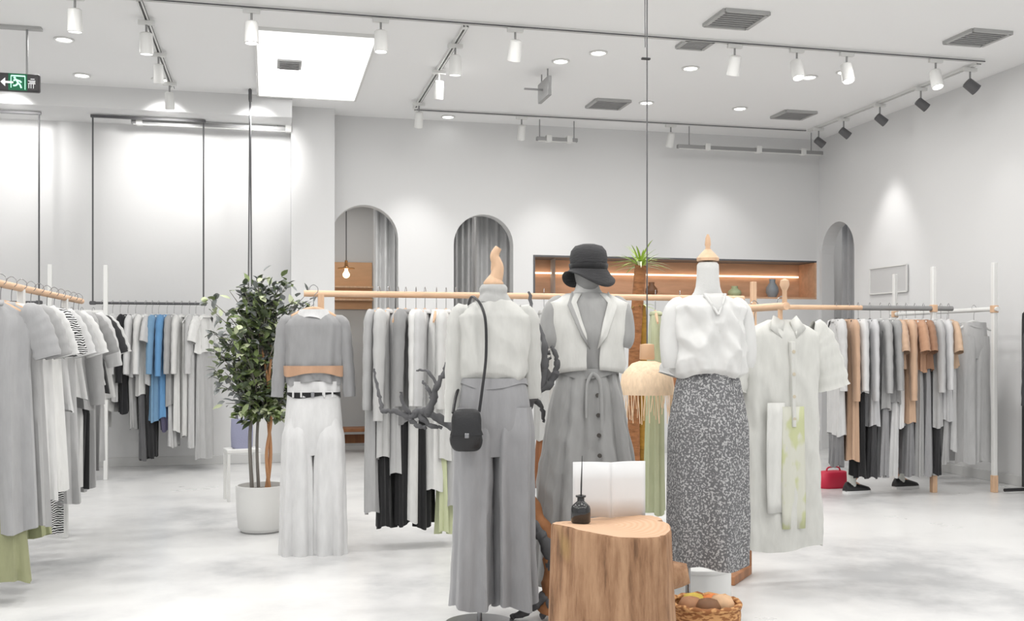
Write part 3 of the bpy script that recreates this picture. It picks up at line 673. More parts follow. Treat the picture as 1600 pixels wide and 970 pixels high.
# ---- right rear rack
CY = 7.36
rack('wooden rail clothes rack with white posts near the right wall', XY(1112,CY), CY, XY(1487,CY), CY, 1.505, (.92,), .34, M_WOODX, M_METW, 0, mfoot=M_WOOD)
t = [o for o in bpy.data.objects if o.name.startswith('clothes_rack')][-1]
mb = MB(); Lr = XY(1487,CY)-XY(1112,CY); mb.tube([(Lr*.61,0,1.505),(Lr+.005,0,1.505)], .0205, 14); mb.build('metal_sleeve', M_METG, t)
mb = MB(); mb.box((Lr*.165,0,.85),(.04,.04,1.7)); o = mb.build('post', M_WOOD, t, bevel=.004); o['label'] = 'plain wooden post'
GR = 'garments on the right rear rack'
rl = [
 (1306,'blouse',(206,206,206),.95,((120,120,122),1.2,.1),.3,'top','white blouse over grey striped trousers'),
 (1326,'coat',(200,166,140),1.15,None,.2,'coat','tan coat just right of the big cream dress'),
 (1341,'blouse',(214,214,214),.62,((20,20,22),1.29,.14),.45,'top','white blouse over wide black trousers'),
 (1359,'coat',(204,204,206),.88,((60,60,62),1.3,.1),.5,'coat','pale grey coat over dark trousers'),
 (1376,'long_dress',(176,176,176),.75,((150,150,152),1.29,.1),.3,'dress','mid grey tunic over grey trousers'),
 (1390,'blouse',(160,160,160),.7,((206,206,206),1.3,.08),.15,'top','grey blouse over pale trousers'),
 (1402,'tee',(206,174,148),.42,((226,226,226),.9,.12),.55,'top','tan tee over white trousers'),
 (1416,'coat',(210,176,148),.86,((132,132,134),1.29,.12),.5,'coat','camel coat over grey trousers'),
 (1430,'tee',(190,148,120),.45,((160,160,160),1.29,.12),.4,'top','rust brown tee over grey trousers'),
 (1443,'tee',(160,122,96),.44,((150,150,152),1.29,.12),.5,'top','dark brown tee over slate trousers'),
 (1457,'long_dress',(190,190,190),.9,((40,40,42),1.29,.1),.4,'dress','grey dress over black trousers'),
 (1470,'blouse',(212,212,213),.85,((170,170,170),1.2,.1),.4,'top','pale long blouse over a grey skirt'),
 (1482,'tee',(210,180,154),.42,((196,196,196),1.1,.1),.45,'top','tan tee at the right end over a pale skirt'),
]
for i, (px, kind, c, L_, un, yaw, cat, ds) in enumerate(rl):
    loc = (XY(px,CY), CY, 1.52); rz = pi/2-(.28+(yaw-.3)*.3)
    hang(loc, rz, '%s hanger with the %s at right' % ('black' if i < 4 else 'white', ' '.join(ds.split()[:9])), 'black' if i < 4 else 'white', 'hangers on the right rear rack')
    garment('hanging_'+{'top':'blouse'}.get(cat,cat), ds+' on the right rear rack', cat, loc, rz, kind, c, L_, w=.17, d=.036, hem=.17, under=un, group=GR)

# rack along the right wall
rack('white rack with tall posts and wooden feet running along the right wall', 5.78, 7.2, 5.8, 8.7, 1.5, (.03,.96), .38, M_METW, M_METW, 0, mfoot=M_WOOD)
for Y, kind, c, L_, ds, cat in ((7.5,'trousers',(208,208,208),1.22,'wide pale grey trousers hung by the right wall','trousers'),(7.85,'long_dress',(196,196,197),1.25,'long silver dress hung behind the pale trousers','dress'),(8.2,'trousers',(228,228,228),1.25,'wide white trousers hung furthest along the right wall','trousers'),(8.5,'vest',(182,182,183),1.2,'grey sleeveless dress at the far end of the wall rack','dress')):
    loc = (5.785, Y, 1.515); hang(loc, .15, 'white hanger carrying the '+' '.join(ds.split()[:9]), 'white')
    garment('hanging_'+cat, ds, cat, loc, .15, kind, c, L_, w=.15, d=.06, hem=.19, amp=.15)

# black metal rack at the right edge
t = thing('clothes_rack', 'black metal tube rack with a rounded corner at the right edge', 'clothes rack', (5.98, 7.15, 0), -pi/2)
mb = MB(); mb.tube(spline([(0,0,.05),(0,0,.8),(0,0,1.40),(.02,0,1.45),(.07,0,1.47),(.6,0,1.47),(1.13,0,1.47),(1.18,0,1.45),(1.2,0,1.4),(1.2,0,.8),(1.2,0,.05)],5), .013, 10); mb.build('tube_frame', M_BLK, t)
for x_ in (0,1.2):
    mb = MB(); mb.tube([(x_,-.18,.03),(x_,.18,.03)], .014, 10); mb.build('foot', M_BLK, t)
for Y, kind, c, L_, ds, cat in ((6.9,'coat',(50,50,54),1.0,'dark charcoal coat on the black rack at the right edge','coat'),(6.72,'dress',(190,190,190),1.1,'grey dress on the black rack at the right edge','dress')):
    loc = (5.98, Y, 1.483); hang(loc, .1, 'black hanger carrying the '+' '.join(ds.split()[:9]), 'black'); garment('hanging_'+cat, ds, cat, loc, .1, kind, c, L_, w=.16, d=.05)

# ------------------------------------------------------------ mannequins
def neck_cap(t, z, h=.1, r=.05, m=None):
    mb = MB(); mb.lathe([(r*1.05,z),(r*1.1,z+.012),(r*.75,z+.03),(r*.3,z+.05)], n=20); mb.build('neck_cap', m or M_WOOD, t)
    mb = MB(); mb.lathe([(r*.3,z+.048),(r*.22,z+.06),(r*.3,z+.07),(r*.24,z+h*.85),(r*.1,z+h)], n=14); mb.build('finial', M_STEEL if h > .12 else M_WOOD, t)
def torso(t, z_sh, nk=.15, w=.17, hipz=.9):
    mb = MB(); rows = [(hipz,.11,.07),(hipz+.08,.115,.075),(z_sh-.38,.105,.075),(z_sh-.2,.13,.09),(z_sh-.08,w*.8,.07),(z_sh-.03,w*.65,.06),(z_sh,.07,.055),(z_sh+.03,.05,.05),(z_sh+nk*.8,.046,.048),(z_sh+nk,.05,.05)]
    mb.loft([[Vector((a_*cos(2*pi*k/28), b_*sin(2*pi*k/28), z)) for k in range(28)] for z, a_, b_ in rows]); mb.build('torso', M_MANN, t, sub=1)
def base(t, x=0):
    mb = MB(); mb.tube([(x,0,.01),(x,0,.95)], .011, 12); mb.build('stand_pole', M_STEEL, t)
    mb = MB(); mb.lathe([(.15,0),(.15,.008),(.02,.014)], (x,0,0), n=32); mb.build('base_plate', M_STEEL, t)

# mannequin 1: cream turtleneck, grey trousers
S1 = 362
t = thing('mannequin', 'dress form in cream turtleneck sweater and wide grey trousers', 'mannequin', P(771, S1, 0), -.12); m1 = t
sh = CAMH+(HOR-472)/S1
base(t, -.06); torso(t, sh-.0, nk=.075, hipz=.86)
MT = cloth((194,194,190),'cream_knit')
mb = MB(); z1 = sh
mb.loft(shell([(z1+.02,.052,.05),(z1,.085,.065),(z1-.03,.125,.08),(z1-.06,.155,.095),(z1-.2,.152,.11),(z1-.31,.142,.112),(z1-.335,.128,.098),(z1-.36,.12,.09)],8,.04,4,n=110,m=50,wr=.013,ws=8), cap=False); mb.build('sweater', MT, t)
for sx in (-1,1):
    mb = MB(); sleeve(mb, sx, .152, z1-.055, .46 if sx < 0 else .36, .02, .052, .04, .85, 8, -.02 if sx < 0 else .03); mb.build('sleeve', MT, t)
mb = MB(); mb.loft(shell([(z1+.075,.05,.05),(z1+.06,.062,.06),(z1+.035,.058,.056),(z1+.02,.066,.062),(z1-.012,.082,.068)],5,.05,6,m=10), cap=False); mb.build('turtleneck', cloth((176,176,174),'turtleneck_grey'), t)
MP = cloth((148,148,150),'grey_wool')
zw = z1-.33
mb = MB(); mb.loft(shell([(zw,.138,.108),(zw-.06,.15,.118),(zw-.2,.168,.124),(zw-.34,.13,.09)],9,.05,14,n=56,m=12), cap=False); mb.build('trouser_hip', MP, t)
for sx in (-1,1):
    mb = MB(); R_ = shell([(zw-.12,.076,.11),(zw-.22,.088,.13),(zw-.45,.086,.11),(zw-.7,.082,.1),(.085,.09,.1)],6,.2,44+sx,n=60,m=40,wr=.004,ws=7); mb.loft([[q+Vector((sx*(.086+.016*max(0,(zw-.4-q.z))),0,0)) for q in r_] for r_ in R_], cap=False); mb.build('trouser_leg', MP, t)
mb = MB(); mb.loft(shell([(zw+.004,.142,.112),(zw-.03,.148,.117)],5,.01,3,m=3), cap=False); mb.build('waistband', MP, t)
neck_cap(t, z1+.072, .12, .04)
mb = MB(); r_ = random.Random(2)
mb.tube(spline([(.01,0,z1+.1),(.02,.0,z1+.15),(.005,0,z1+.2),(.022,0,z1+.235)],5), [.03-.001*i for i in range(16)], 10); mb.build('wooden_top', M_WOOD, t)
# crossbody bag
bx = -.165
t = thing('crossbody_bag', 'small black leather crossbody bag hung on the cream sweater mannequin', 'bag', P(728, S1+16, CAMH+(HOR-672)/(S1+16)), -.12)
MLE = mat('black_leather',(34,34,36),rough=.38,bump=.1,bscale=120)
mb = MB(); R_ = []
for yy, sc in ((-.045,.9),(-.036,1),(.036,1),(.045,.9)):
    ring = []
    for k in range(32):
        a = 2*pi*k/32; x_ = .062*math.copysign(abs(cos(a))**.45, cos(a))*sc; z_ = .085*math.copysign(abs(sin(a))**.5, sin(a))*sc
        ring.append(Vector((x_*(1.08 if z_ < 0 else .95), yy, z_)))
    R_.append(ring)
mb.loft(R_); mb.build('bag_body', MLE, t)
mb = MB(); mb.loft([[q*1.03+Vector((0,-.006 if q.y < 0 else 0,.004)) for q in r2 if True] for r2 in [[Vector((q.x, q.y, max(q.z, -.02))) for q in rr] for rr in R_[:2]]]); mb.build('flap', MLE, t)
mb = MB(); mb.box((0,-.056,-.018),(.018,.006,.02)); mb.build('clasp', M_STEEL, t, bevel=.002)
mb = MB(); dz = (CAMH+(HOR-470)/(S1+10))-t.location.z
mb.tube(spline([(-.052,.03,.07),(-.03,.12,.15),(.02,.27,.26),(.03,.34,.36),(.03,.31,dz-.04),(.035,.2,dz+.018),(.05,.11,dz+.012),(.073,.06,dz-.03),(.086,.04,dz-.1),(.086,.035,.3),(.07,.01,.18),(.055,-.0,.075)],6), .0055, 8, sx=1.2); mb.build('strap', MLE, t)

# mannequin 2: black hat, white vest, grey robe dress
S2 = 335
t = thing('mannequin', 'mannequin in black bucket hat, white open vest and long grey dress', 'mannequin', P(918, S2, 0), -.1)
sh = CAMH+(HOR-458)/S2
base(t); torso(t, sh, hipz=.95)
mb = MB(); hz = sh+.105
mb.loft([[Vector((a_*cos(2*pi*k/24), b_*sin(2*pi*k/24)-.01, hz+z)) for k in range(24)] for z, a_, b_ in ((-.1,.03,.04),(-.075,.05,.06),(-.03,.062,.078),(.02,.07,.088),(.07,.064,.08),(.105,.03,.04))]); mb.build('head', mat('head_linen',(150,150,150),rough=.9), t, sub=1)
MGD = cloth((158,158,157),'grey_dress_linen')
mb = MB()
mb.loft(shell([(sh-.0,.08,.07),(sh-.03,.14,.09),(sh-.06,.165,.1),(sh-.2,.155,.12),(sh-.36,.13,.1),(sh-.46,.155,.12),(sh-.8,.215,.15),(.12,.27,.18)],11,.17,9,n=110,m=70,wr=.01,ws=8), cap=False); mb.build('dress', MGD, t)
for sx in (-1,1):
    mb = MB(); pts = spline([(sx*.11,0,sh-.04),(sx*.15,0,sh-.08),(sx*.165,0,sh-.15),(sx*.165,-.01,sh-.22),(sx*.16,-.01,sh-.25)],4); mb.tube(pts, [.04,.046,.052,.055,.057,.058,.058,.058,.058,.058,.057,.056,.054,.05,.046,.042,.04], 18, ref=(0,1,0)); mb.build('puff_sleeve', MGD, t)
MVE = cloth((212,212,208),'white_vest')
for sx in (-1,1):
    mb = MB(); R_ = []
    for i in range(18):
        v = i/17; z = sh-.005-v*.36; hw = interp(v,[0,.12,.5,1],[.1,.19,.178,.165]); hd = interp(v,[0,.12,.5,1],[.082,.112,.138,.13])
        a0 = interp(v,[0,.25,.5,1],[.9,1.2,.9,.55]); ring = []
        for j in range(16):
            u = j/15; ang = -pi/2+(.16+.42*max(0,.6-v))+u*(pi-.35); 
            ww_ = 1+.05*noise.noise(Vector((u*3+sx,v*4,2)))*3*v; ring.append(Vector((ww_*sx*hw*cos(-pi/2+ (.18+.5*max(0,.55-v))+u*(pi-.25)+0) , hd*sin(-pi/2+(.18+.5*max(0,.55-v))+u*(pi-.25)), z+.01*sin(6*u+2*v)*v)))
        R_.append(ring)
    mb.loft(R_, cap=False, closed=False); mb.build('vest_panel', MVE, t, solid=.006)
for sx in (-1,1):
    mb = MB(); mb.add([(sx*.085,-.06,sh+.005),(sx*.018,-.142,sh-.26),(sx*.06,-.15,sh-.2),(sx*.115,-.115,sh-.06)],[(0,1,2,3)]); mb.build('lapel', MVE if sx > 0 else MGD, t, solid=.006)
mb = MB(); mb.loft(shell([(sh-.35,.142,.112),(sh-.385,.144,.114)],5,.02,3,m=3), cap=False); mb.build('waist_tie', MGD, t)
for sx, l_ in ((-1,.2),(1,.26)):
    mb = MB(); mb.tube(spline([(0,-.116,sh-.37),(sx*.03,-.14,sh-.42),(sx*.035,-.15,sh-.37-l_)],5), .01, 8, sx=.4); mb.build('tie_end', MGD, t)
for k in range(6):
    mb = MB(); mb.lathe([(.001,-.003),(.01,-.003),(.01,.003),(.001,.003)], n=12); o = mb.build('button', mat('dark_button',(70,66,62)), t); o.rotation_euler = (pi/2,0,0); o.location = (.02,-.128-.014*k,sh-.47-k*.09)
# hat
th = P(925, S2, 0)+Vector((-.02,0,0)); t = thing('bucket_hat', 'black woven bucket hat with a curled brim on the vest mannequin', 'hat', (th.x, th.y-.01, hz+.0), -.1)
M_HAT = mat('black_straw',(52,52,54),rough=.75,bump=.7,bscale=60,stretch=(.5,.5,5))
mb = MB(); mb.lathe([(.08,-.01),(.086,.03),(.088,.06),(.082,.09),(.064,.112),(.03,.122),(.001,.124)], n=36); mb.build('crown', M_HAT, t)
mb = MB(); R_ = []
for q in range(6):
    R_.append([Vector(((.082+.008*q)*cos(a), (.082+.008*q)*sin(a)*.98, .0-.005*q+.008-.006*q+(.03*(q/5)**1.5)*sin(2*a+.6)-.008*(q/5)*cos(a))) for a in [2*pi*j/40 for j in range(40)]])
mb.loft(R_, cap=False); mb.build('brim', M_HAT, t, solid=.005)
mb = MB(); mb.loft([[Vector((r2*cos(2*pi*j/36), r2*sin(2*pi*j/36), z)) for j in range(36)] for r2, z in ((.084,.0),(.0885,.015),(.09,.03))], cap=False); mb.build('hat_band', M_BLACKC, t, solid=.004)

# mannequin 3: satin blouse and tweed skirt
S3 = 362
t = thing('mannequin', 'linen mannequin in white satin blouse and speckled grey maxi skirt', 'mannequin', P(1106, S3, 0), -.05)
sh = CAMH+(HOR-462)/S3
base(t, -.09); torso(t, sh, hipz=.95); neck_cap(t, sh+.15, .115, .044)
MSA = mat('white_satin',(212,212,210),rough=.42,bump=1.6,bscale=5,stretch=(1.5,1.5,.9),sheen=.1)
mb = MB()
mb.loft(shell([(sh-.0,.075,.062),(sh-.02,.125,.085),(sh-.05,.155,.1),(sh-.2,.152,.12),(sh-.29,.152,.128),(sh-.325,.15,.126),(sh-.345,.13,.104)],8,.07,12,n=110,m=56,wr=.024,ws=9), cap=False); mb.build('blouse', MSA, t)
for sx in (-1,1):
    mb = MB(); pts = spline([(sx*.11,0,sh-.035),(sx*.15,0,sh-.07),(sx*.166,0,sh-.15),(sx*.17,-.01,sh-.25),(sx*.168,-.01,sh-.31)],4); mb.tube(pts, [.036,.041,.045,.046,.047,.048,.048,.048,.048,.048,.048,.047,.046,.044,.042,.038,.034], 18, ref=(0,1,0)); mb.build('sleeve', MSA, t)
    mb = MB(); mb.tube([(sx*.048,-.078,sh+.004),(sx*.03,-.1,sh-.03),(sx*.0,-.12,sh-.085)], .006, 8); mb.build('neck_trim', MSA, t)
mb = MB(); mb.loft([[Vector((w_*q, y_, sh+z_)) for q in (-1,-.5,0,.5,1)] for z_, w_, y_ in ((.006,.05,-.07),(-.015,.04,-.094),(-.045,.024,-.11),(-.082,.002,-.118))], cap=False, closed=False); mb.build('neckline', M_MANN, t, solid=.004)
MSK = pattern('tweed_speckle', (104,104,106), (178,178,178), 120, 'speckle', .55)
mb = MB(); zw = sh-.31
mb.loft(shell([(zw,.116,.09),(zw-.05,.132,.106),(zw-.25,.165,.135),(zw-.6,.168,.14),(CAMH-(880-HOR)/S3,.158,.14)],6,.09,17,n=90,m=44,wr=.004,ws=6), cap=False); mb.build('skirt', MSK, t)
mb = MB(); mb.loft(shell([(zw+.006,.116,.09),(zw-.03,.122,.096)],5,.02,3,m=3), cap=False); mb.build('waistband', MSK, t)

# ------------------------------------------------------------ stump, bottle, booklet, basket, plinth
def wood_end():
    m = mat('stump_end_grain',(216,176,134),rough=.7); nt = m.node_tree; b = nt.nodes['Principled BSDF']
    tc = nt.nodes.new('ShaderNodeTexCoord'); wv = nt.nodes.new('ShaderNodeTexWave'); wv.wave_type = 'RINGS'; wv.rings_direction = 'Z'
    wv.inputs['Scale'].default_value = 14; wv.inputs['Distortion'].default_value = 3; nt.links.new(tc.outputs['Object'], wv.inputs[0])
    r = nt.nodes.new('ShaderNodeValToRGB'); r.color_ramp.elements[0].color = lin((198,160,128)); r.color_ramp.elements[1].color = lin((208,172,142))
    nt.links.new(wv.outputs[1], r.inputs[0]); nt.links.new(r.outputs[0], b.inputs['Base Color']); return m
def wood_side():
    m = mat('stump_side',(178,134,92),rough=.75); nt = m.node_tree; b = nt.nodes['Principled BSDF']
    tc = nt.nodes.new('ShaderNodeTexCoord'); mp = nt.nodes.new('ShaderNodeMapping'); mp.inputs['Scale'].default_value = (9,9,1.3); nt.links.new(tc.outputs['Object'], mp.inputs[0])
    n = nt.nodes.new('ShaderNodeTexNoise'); n.inputs['Scale'].default_value = 2.2; n.inputs['Detail'].default_value = 8; n.inputs['Roughness'].default_value = .65; nt.links.new(mp.outputs[0], n.inputs[0])
    r = nt.nodes.new('ShaderNodeValToRGB'); e = r.color_ramp.elements; e[0].position = .32; e[0].color = lin((106,76,52)); e[1].position = .7; e[1].color = lin((192,154,120))
    x = e.new(.43); x.color = lin((150,112,82)); x = e.new(.55); x.color = lin((174,136,104))
    nt.links.new(n.outputs[0], r.inputs[0])
    n2 = nt.nodes.new('ShaderNodeTexNoise'); n2.inputs['Scale'].default_value = 3.2; nt.links.new(tc.outputs['Object'], n2.inputs[0])
    r2 = nt.nodes.new('ShaderNodeMapRange'); r2.inputs[1].default_value = .6; r2.inputs[2].default_value = .68; r2.inputs[4].default_value = .6; nt.links.new(n2.outputs[0], r2.inputs[0])
    mx = nt.nodes.new('ShaderNodeMix'); mx.data_type = 'RGBA'; nt.links.new(r2.outputs[0], mx.inputs[0]); nt.links.new(r.outputs[0], mx.inputs[6]); mx.inputs[7].default_value = lin((188,160,96))
    nt.links.new(mx.outputs[2], b.inputs['Base Color'])
    bp = nt.nodes.new('ShaderNodeBump'); bp.inputs['Strength'].default_value = .8; bp.inputs['Distance'].default_value = .02; nt.links.new(n.outputs[0], bp.inputs['Height']); nt.links.new(bp.outputs[0], b.inputs['Normal']); return m
ps = P(957, 428, 0); TOPZ = .547
t = thing('tree_stump', 'pale barkless tree stump used as a display table in front', 'tree stump', ps)
mb = MB(); N = 90; rr_ = random.Random(5); ph = [rr_.uniform(0,6.28) for _ in range(8)]
def rad(a, z):
    b_ = .213+.02*(1-z/TOPZ)**1.4+.006*sin(2*a+ph[0])+.008*sin(3*a+ph[1])+.005*sin(5*a+ph[2]+z*2)+.004*sin(9*a+ph[3]-z*1.5)+.0025*sin(17*a+ph[4]+z*4)
    for k in range(5):
        d_ = math.atan2(sin(a-ph[k]*1.3-.3*z), cos(a-ph[k]*1.3-.3*z)); b_ -= .012*math.exp(-(d_/.035)**2)
    return b_
R_ = [[Vector((rad(2*pi*k/N, z)*cos(2*pi*k/N), rad(2*pi*k/N, z)*sin(2*pi*k/N), z+(.012*sin(2*pi*k/N*2+1) if z > .5 else 0))) for k in range(N)] for z in [TOPZ*i/22 for i in range(22)]+[TOPZ-.008]]
R_.append([Vector((q.x*.975,q.y*.975,q.z+.008)) for q in R_[-1]])
mb.loft(R_, cap=False); mb.build('trunk', wood_side(), t)
mb = MB(); top = R_[-1]; mb.loft([[Vector((q.x*f, q.y*f, q.z*f+(TOPZ+.0)*(1-f))) for q in top] for f in (1.003,.8,.6,.4,.2,.02)]); mb.build('cut_top', wood_end(), t)
mb = MB(); mb.tube([(.17,-.08,.37),(.225,-.1,.375),(.25,-.11,.38)], [.06,.045,.036], 12); mb.build('branch_stub', wood_side(), t)

pb = P(905, 424, TOPZ); t = thing('reed_diffuser', 'black glass diffuser bottle with one reed on the stump', 'diffuser bottle', (pb.x, pb.y-.02, TOPZ+.004))
mb = MB(); mb.lathe([(.001,0),(.032,0),(.036,.005),(.036,.05),(.033,.062),(.02,.074),(.013,.08),(.013,.092),(.019,.095),(.019,.101),(.009,.102),(.009,.085)], n=32); mb.build('bottle', mat('black_glass',(16,16,18),rough=.08,spec=.8), t)
mb = MB(); mb.tube([(0,0,.03),(.002,.0,.14),(.006,.002,.245)], [.0026,.0032,.001], 8); mb.build('reed', M_BLK, t)

pk = P(952, 412, TOPZ); t = thing('open_booklet', 'white folded booklet standing open on the back of the stump', 'booklet', (pk.x-.0, pk.y, TOPZ+.006), -.1)
MPA = mat('white_paper',(222,222,222),rough=.7)
for sx in (-1,1):
    mb = MB(); R_ = [[Vector((sx*.14*v, -.03*(1-v)+.012*sin(pi*v)*1.2, z)) for v in [i/10 for i in range(11)]] for z in (0,.07,.14,.208)]
    mb.loft(R_, cap=False, closed=False); mb.build('page', MPA, t, solid=.003)

pl = P(1093, 332, 0); t = thing('display_plinth', 'low round white plinth behind the speckled skirt', 'plinth', pl)
mb = MB(); mb.lathe([(.142,0),(.142,.016),(.146,.018),(.146,.16),(.143,.165),(.001,.165)], n=48); mb.build('drum', M_METW, t)
mb = MB(); mb.lathe([(.147,.15),(.149,.152),(.149,.168),(.147,.17),(.001,.17)], n=48); mb.build('top_rim', M_METW, t)
pq = P(1102, 392, 0); t = thing('wicker_basket', 'low round brown wicker basket on the floor beside the stump', 'basket', pq)
M_WICK = pattern('wicker', (150,98,58), (206,156,104), 40, 'speckle', .5, (1,1,3))
mb = MB(); mb.lathe([(.11,0),(.135,.06),(.14,.14),(.135,.175),(.128,.175),(.13,.14),(.12,.06),(.1,.02),(.001,.02)], n=40); mb.build('bowl', M_WICK, t)
mb = MB(); mb.tube([(.135*cos(2*pi*k/36), .135*sin(2*pi*k/36), .175+.004*sin(k*2.5)) for k in range(37)], .011, 8); mb.build('rim', M_WICK, t)
fr = random.Random(9)
for k, (c, nm) in enumerate((((222,132,72),'orange'),((196,170,70),'ochre'),((168,120,84),'tan'),((120,82,52),'dark brown'),((214,176,138),'beige'))):
    a = k*1.256; mb = MB()
    mb.lathe([(.002,-.045),(.03,-.04),(.047,-.018),(.05,.01),(.036,.035),(.012,.042),(.004,.036)], n=16)
    o = mb.build('dried_gourd', mat('gourd_%d'%k, c, rough=.6, var=.15, vscale=20)); o.location = (pq.x+.065*cos(a+.7), pq.y+.065*sin(a+.7), .155+.004*k)
    tag(o, '%s dried gourd in the wicker basket' % nm, 'gourd', 'dried gourds in the basket')

# ------------------------------------------------------------ driftwood tree
t = thing('driftwood_tree', 'dark twisted driftwood tree standing between the two mannequins', 'driftwood', P(848, 356, 0))
MDW = mat('dark_driftwood',(92,92,94),rough=.85,bump=.8,bscale=22,stretch=(1,1,.4),var=.35,vscale=10)
MDB = mat('brown_driftwood',(150,100,62),rough=.8,bump=.5,bscale=22,var=.25,vscale=8)
o0 = t.location.copy()
def dp(px, py, s): return P(px, s, py=py)-o0
def branch(parent, nm, pts, r0, r1, m, seed=0):
    q = spline([dp(*p_) for p_ in pts], 6); r = random.Random(seed); n = len(q)
    q = [v+Vector((r.uniform(-1,1),r.uniform(-1,1),r.uniform(-1,1)))*.004 for v in q]
    mb = MB(); mb.tube(q, [(r0+(r1-r0)*i/(n-1))*(1+.18*sin(i*1.3+seed)) for i in range(n)], 10); mb.build(nm, m, parent)
branch(t,'trunk',[(858,955,356),(862,905,356),(864,862,355),(854,836,352),(836,800,346),(812,745,338),(796,690,330)],.045,.03,MDB,1)
branch(t,'snag',[(866,880,357),(852,846,358),(839,826,358),(830,806,358)],.04,.008,MDW,2)
for k, pts in enumerate(([(858,925,356),(845,938,357),(822,955,357),(799,965,357)],[(860,930,356),(866,955,360),(872,975,363)],[(858,930,356),(852,950,357),(846,964,357)])):
    branch(t,'root',pts,.03,.012,MDW,3+k)
lim = [([(796,690,330),(770,668,330),(735,662,332),(705,664,334),(680,650,334),(655,642,334),(640,652,333),(618,643,332),(597,643,330)],.03,.01),
 ([(597,643,330),(594,620,328),(588,600,327),(584,575,326)],.01,.005),
 ([(668,648,334),(678,622,334),(684,600,334),(694,582,333),(697,566,332)],.022,.006),
 ([(678,622,334),(668,606,334),(660,596,334)],.012,.005),([(684,604,334),(668,580,333),(650,578,332)],.01,.004),
 ([(642,650,333),(630,632,333),(626,612,333)],.014,.005),([(655,645,334),(668,662,334),(690,668,334)],.016,.008),([(640,652,333),(650,664,334),(664,668,334)],.014,.008),
 ([(796,690,330),(806,660,330),(826,630,342),(840,610,352),(850,580,351),(852,548,350),(845,520,348),(832,486,346),(826,455,344)],.03,.006),
 ([(840,608,352),(858,600,352),(868,580,352),(870,560,351),(862,540,350)],.022,.008),([(850,580,351),(836,566,350),(830,545,350)],.016,.006),
 ([(852,552,324),(866,548,324),(874,535,323)],.014,.005),([(832,620,328),(846,636,328),(850,660,328)],.016,.007),([(845,525,322),(856,510,321),(858,494,320)],.012,.004),([(862,596,326),(852,570,326),(862,556,326)],.016,.006)]
for k, (pts, a, b) in enumerate(lim): branch(t, 'branch', pts, a, b, MDW, 10+k)

# ------------------------------------------------------------ potted ficus
FX = P(409, 241, 0); t = thing('potted_ficus', 'leafy ficus tree in a round white pot at left', 'potted plant', FX)
mb = MB(); mb.lathe([(.14,.02),(.15,.03),(.16,.15),(.165,.29),(.165,.3),(.15,.3),(.148,.26)], n=44, cap=False); mb.lathe([(.001,.0),(.13,.0),(.135,.02),(.14,.03)], n=40, cap=False); mb.build('pot', mat('white_ceramic',(232,232,230),rough=.35), t)
mb = MB(); mb.lathe([(.148,.262),(.12,.268),(.06,.272),(.001,.27)], n=30); mb.build('soil', mat('dark_soil',(70,58,48),rough=.95,bump=.8,bscale=60), t)
mb = MB(); mb.lathe([(.132,0),(.132,.02),(.128,.022)], n=40); mb.build('saucer', M_METG, t)
MS1 = mat('grey_bark',(128,124,118),rough=.8,bump=.4,bscale=50); MS2 = mat('tan_bark',(190,140,100),rough=.8,bump=.4,bscale=50)
stems = [([(-.06,0,.26),(-.075,.01,.6),(-.05,0,.95),(-.1,.02,1.3)],MS1,.013),([(-.02,.03,.26),(-.03,.03,.6),(.0,.05,1.0),(.03,.02,1.45)],MS1,.011),([(.03,0,.26),(.055,0,.5),(.04,0,.8),(.06,-.02,1.2)],MS2,.014),([(.05,-.02,.26),(.03,-.02,.5),(.06,-.01,.8),(-.02,-.03,1.3)],MS2,.012)]
for pts, m, r in stems:
    mb = MB(); q = spline(pts, 8); mb.tube(q, [r*(1-.4*i/len(q)) for i in range(len(q))], 10); mb.build('stem', m, t)
fr = random.Random(21); mb = MB(); bm_ = MB()
ML = [mat('leaf_green',(118,134,84),rough=.45), mat('leaf_dark',(84,96,72),rough=.45), mat('leaf_pale',(190,198,162),rough=.5), mat('leaf_grey',(142,146,146),rough=.5)]
def leaf(mb, p_, d, n_, L_, wd, mi):
    d = d.normalized(); s_ = d.cross(n_).normalized(); n_ = s_.cross(d); c_ = []
    prof = [(0,.0),(.18,.32),(.45,.5),(.75,.3),(1,0)]
    mid = [p_+d*L_*a+n_*(-.10*L_*a*a*1.6) for a, b in prof]
    lf = [mid[i]+s_*wd*prof[i][1]+n_*wd*.12 for i in (1,2,3)]; rt = [mid[i]-s_*wd*prof[i][1]+n_*wd*.12 for i in (1,2,3)]
    vs = mid+lf+rt
    mb.add(vs, [(0,1,5),(1,2,6,5),(2,3,7,6),(3,4,7),(0,8,1),(1,8,9,2),(2,9,10,3),(3,10,4)], mi)
tips = []
for k in range(120):
    u = fr.random(); z = .72+.88*u; rmx = (.30*math.sin(pi*min(1,(z-.5)/1.2))**.7)*(1.0 if z < 1.35 else .8)
    a = fr.uniform(0,2*pi); r = rmx*fr.uniform(.35,1.05); tips.append(Vector((r*cos(a)+(.0 if z < 1.2 else -.02), r*sin(a)*.8, z)))
tips += [Vector((.13,-.05,1.62)),Vector((.1,-.03,1.56)),Vector((-.3,0,1.42)),Vector((.3,-.05,1.4)),Vector((.26,-.03,1.46)),Vector((-.26,.03,.95)),Vector((-.3,-.02,1.05)),Vector((0,0,1.66)),Vector((.27,-.1,1.52)),Vector((.2,-.08,1.5)),Vector((.33,-.1,1.47)),Vector((.16,-.08,1.6)),Vector((-.32,0,1.3)),Vector((-.3,-.05,1.18)),Vector((-.33,.02,1.5)),Vector((-.2,0,1.55))]
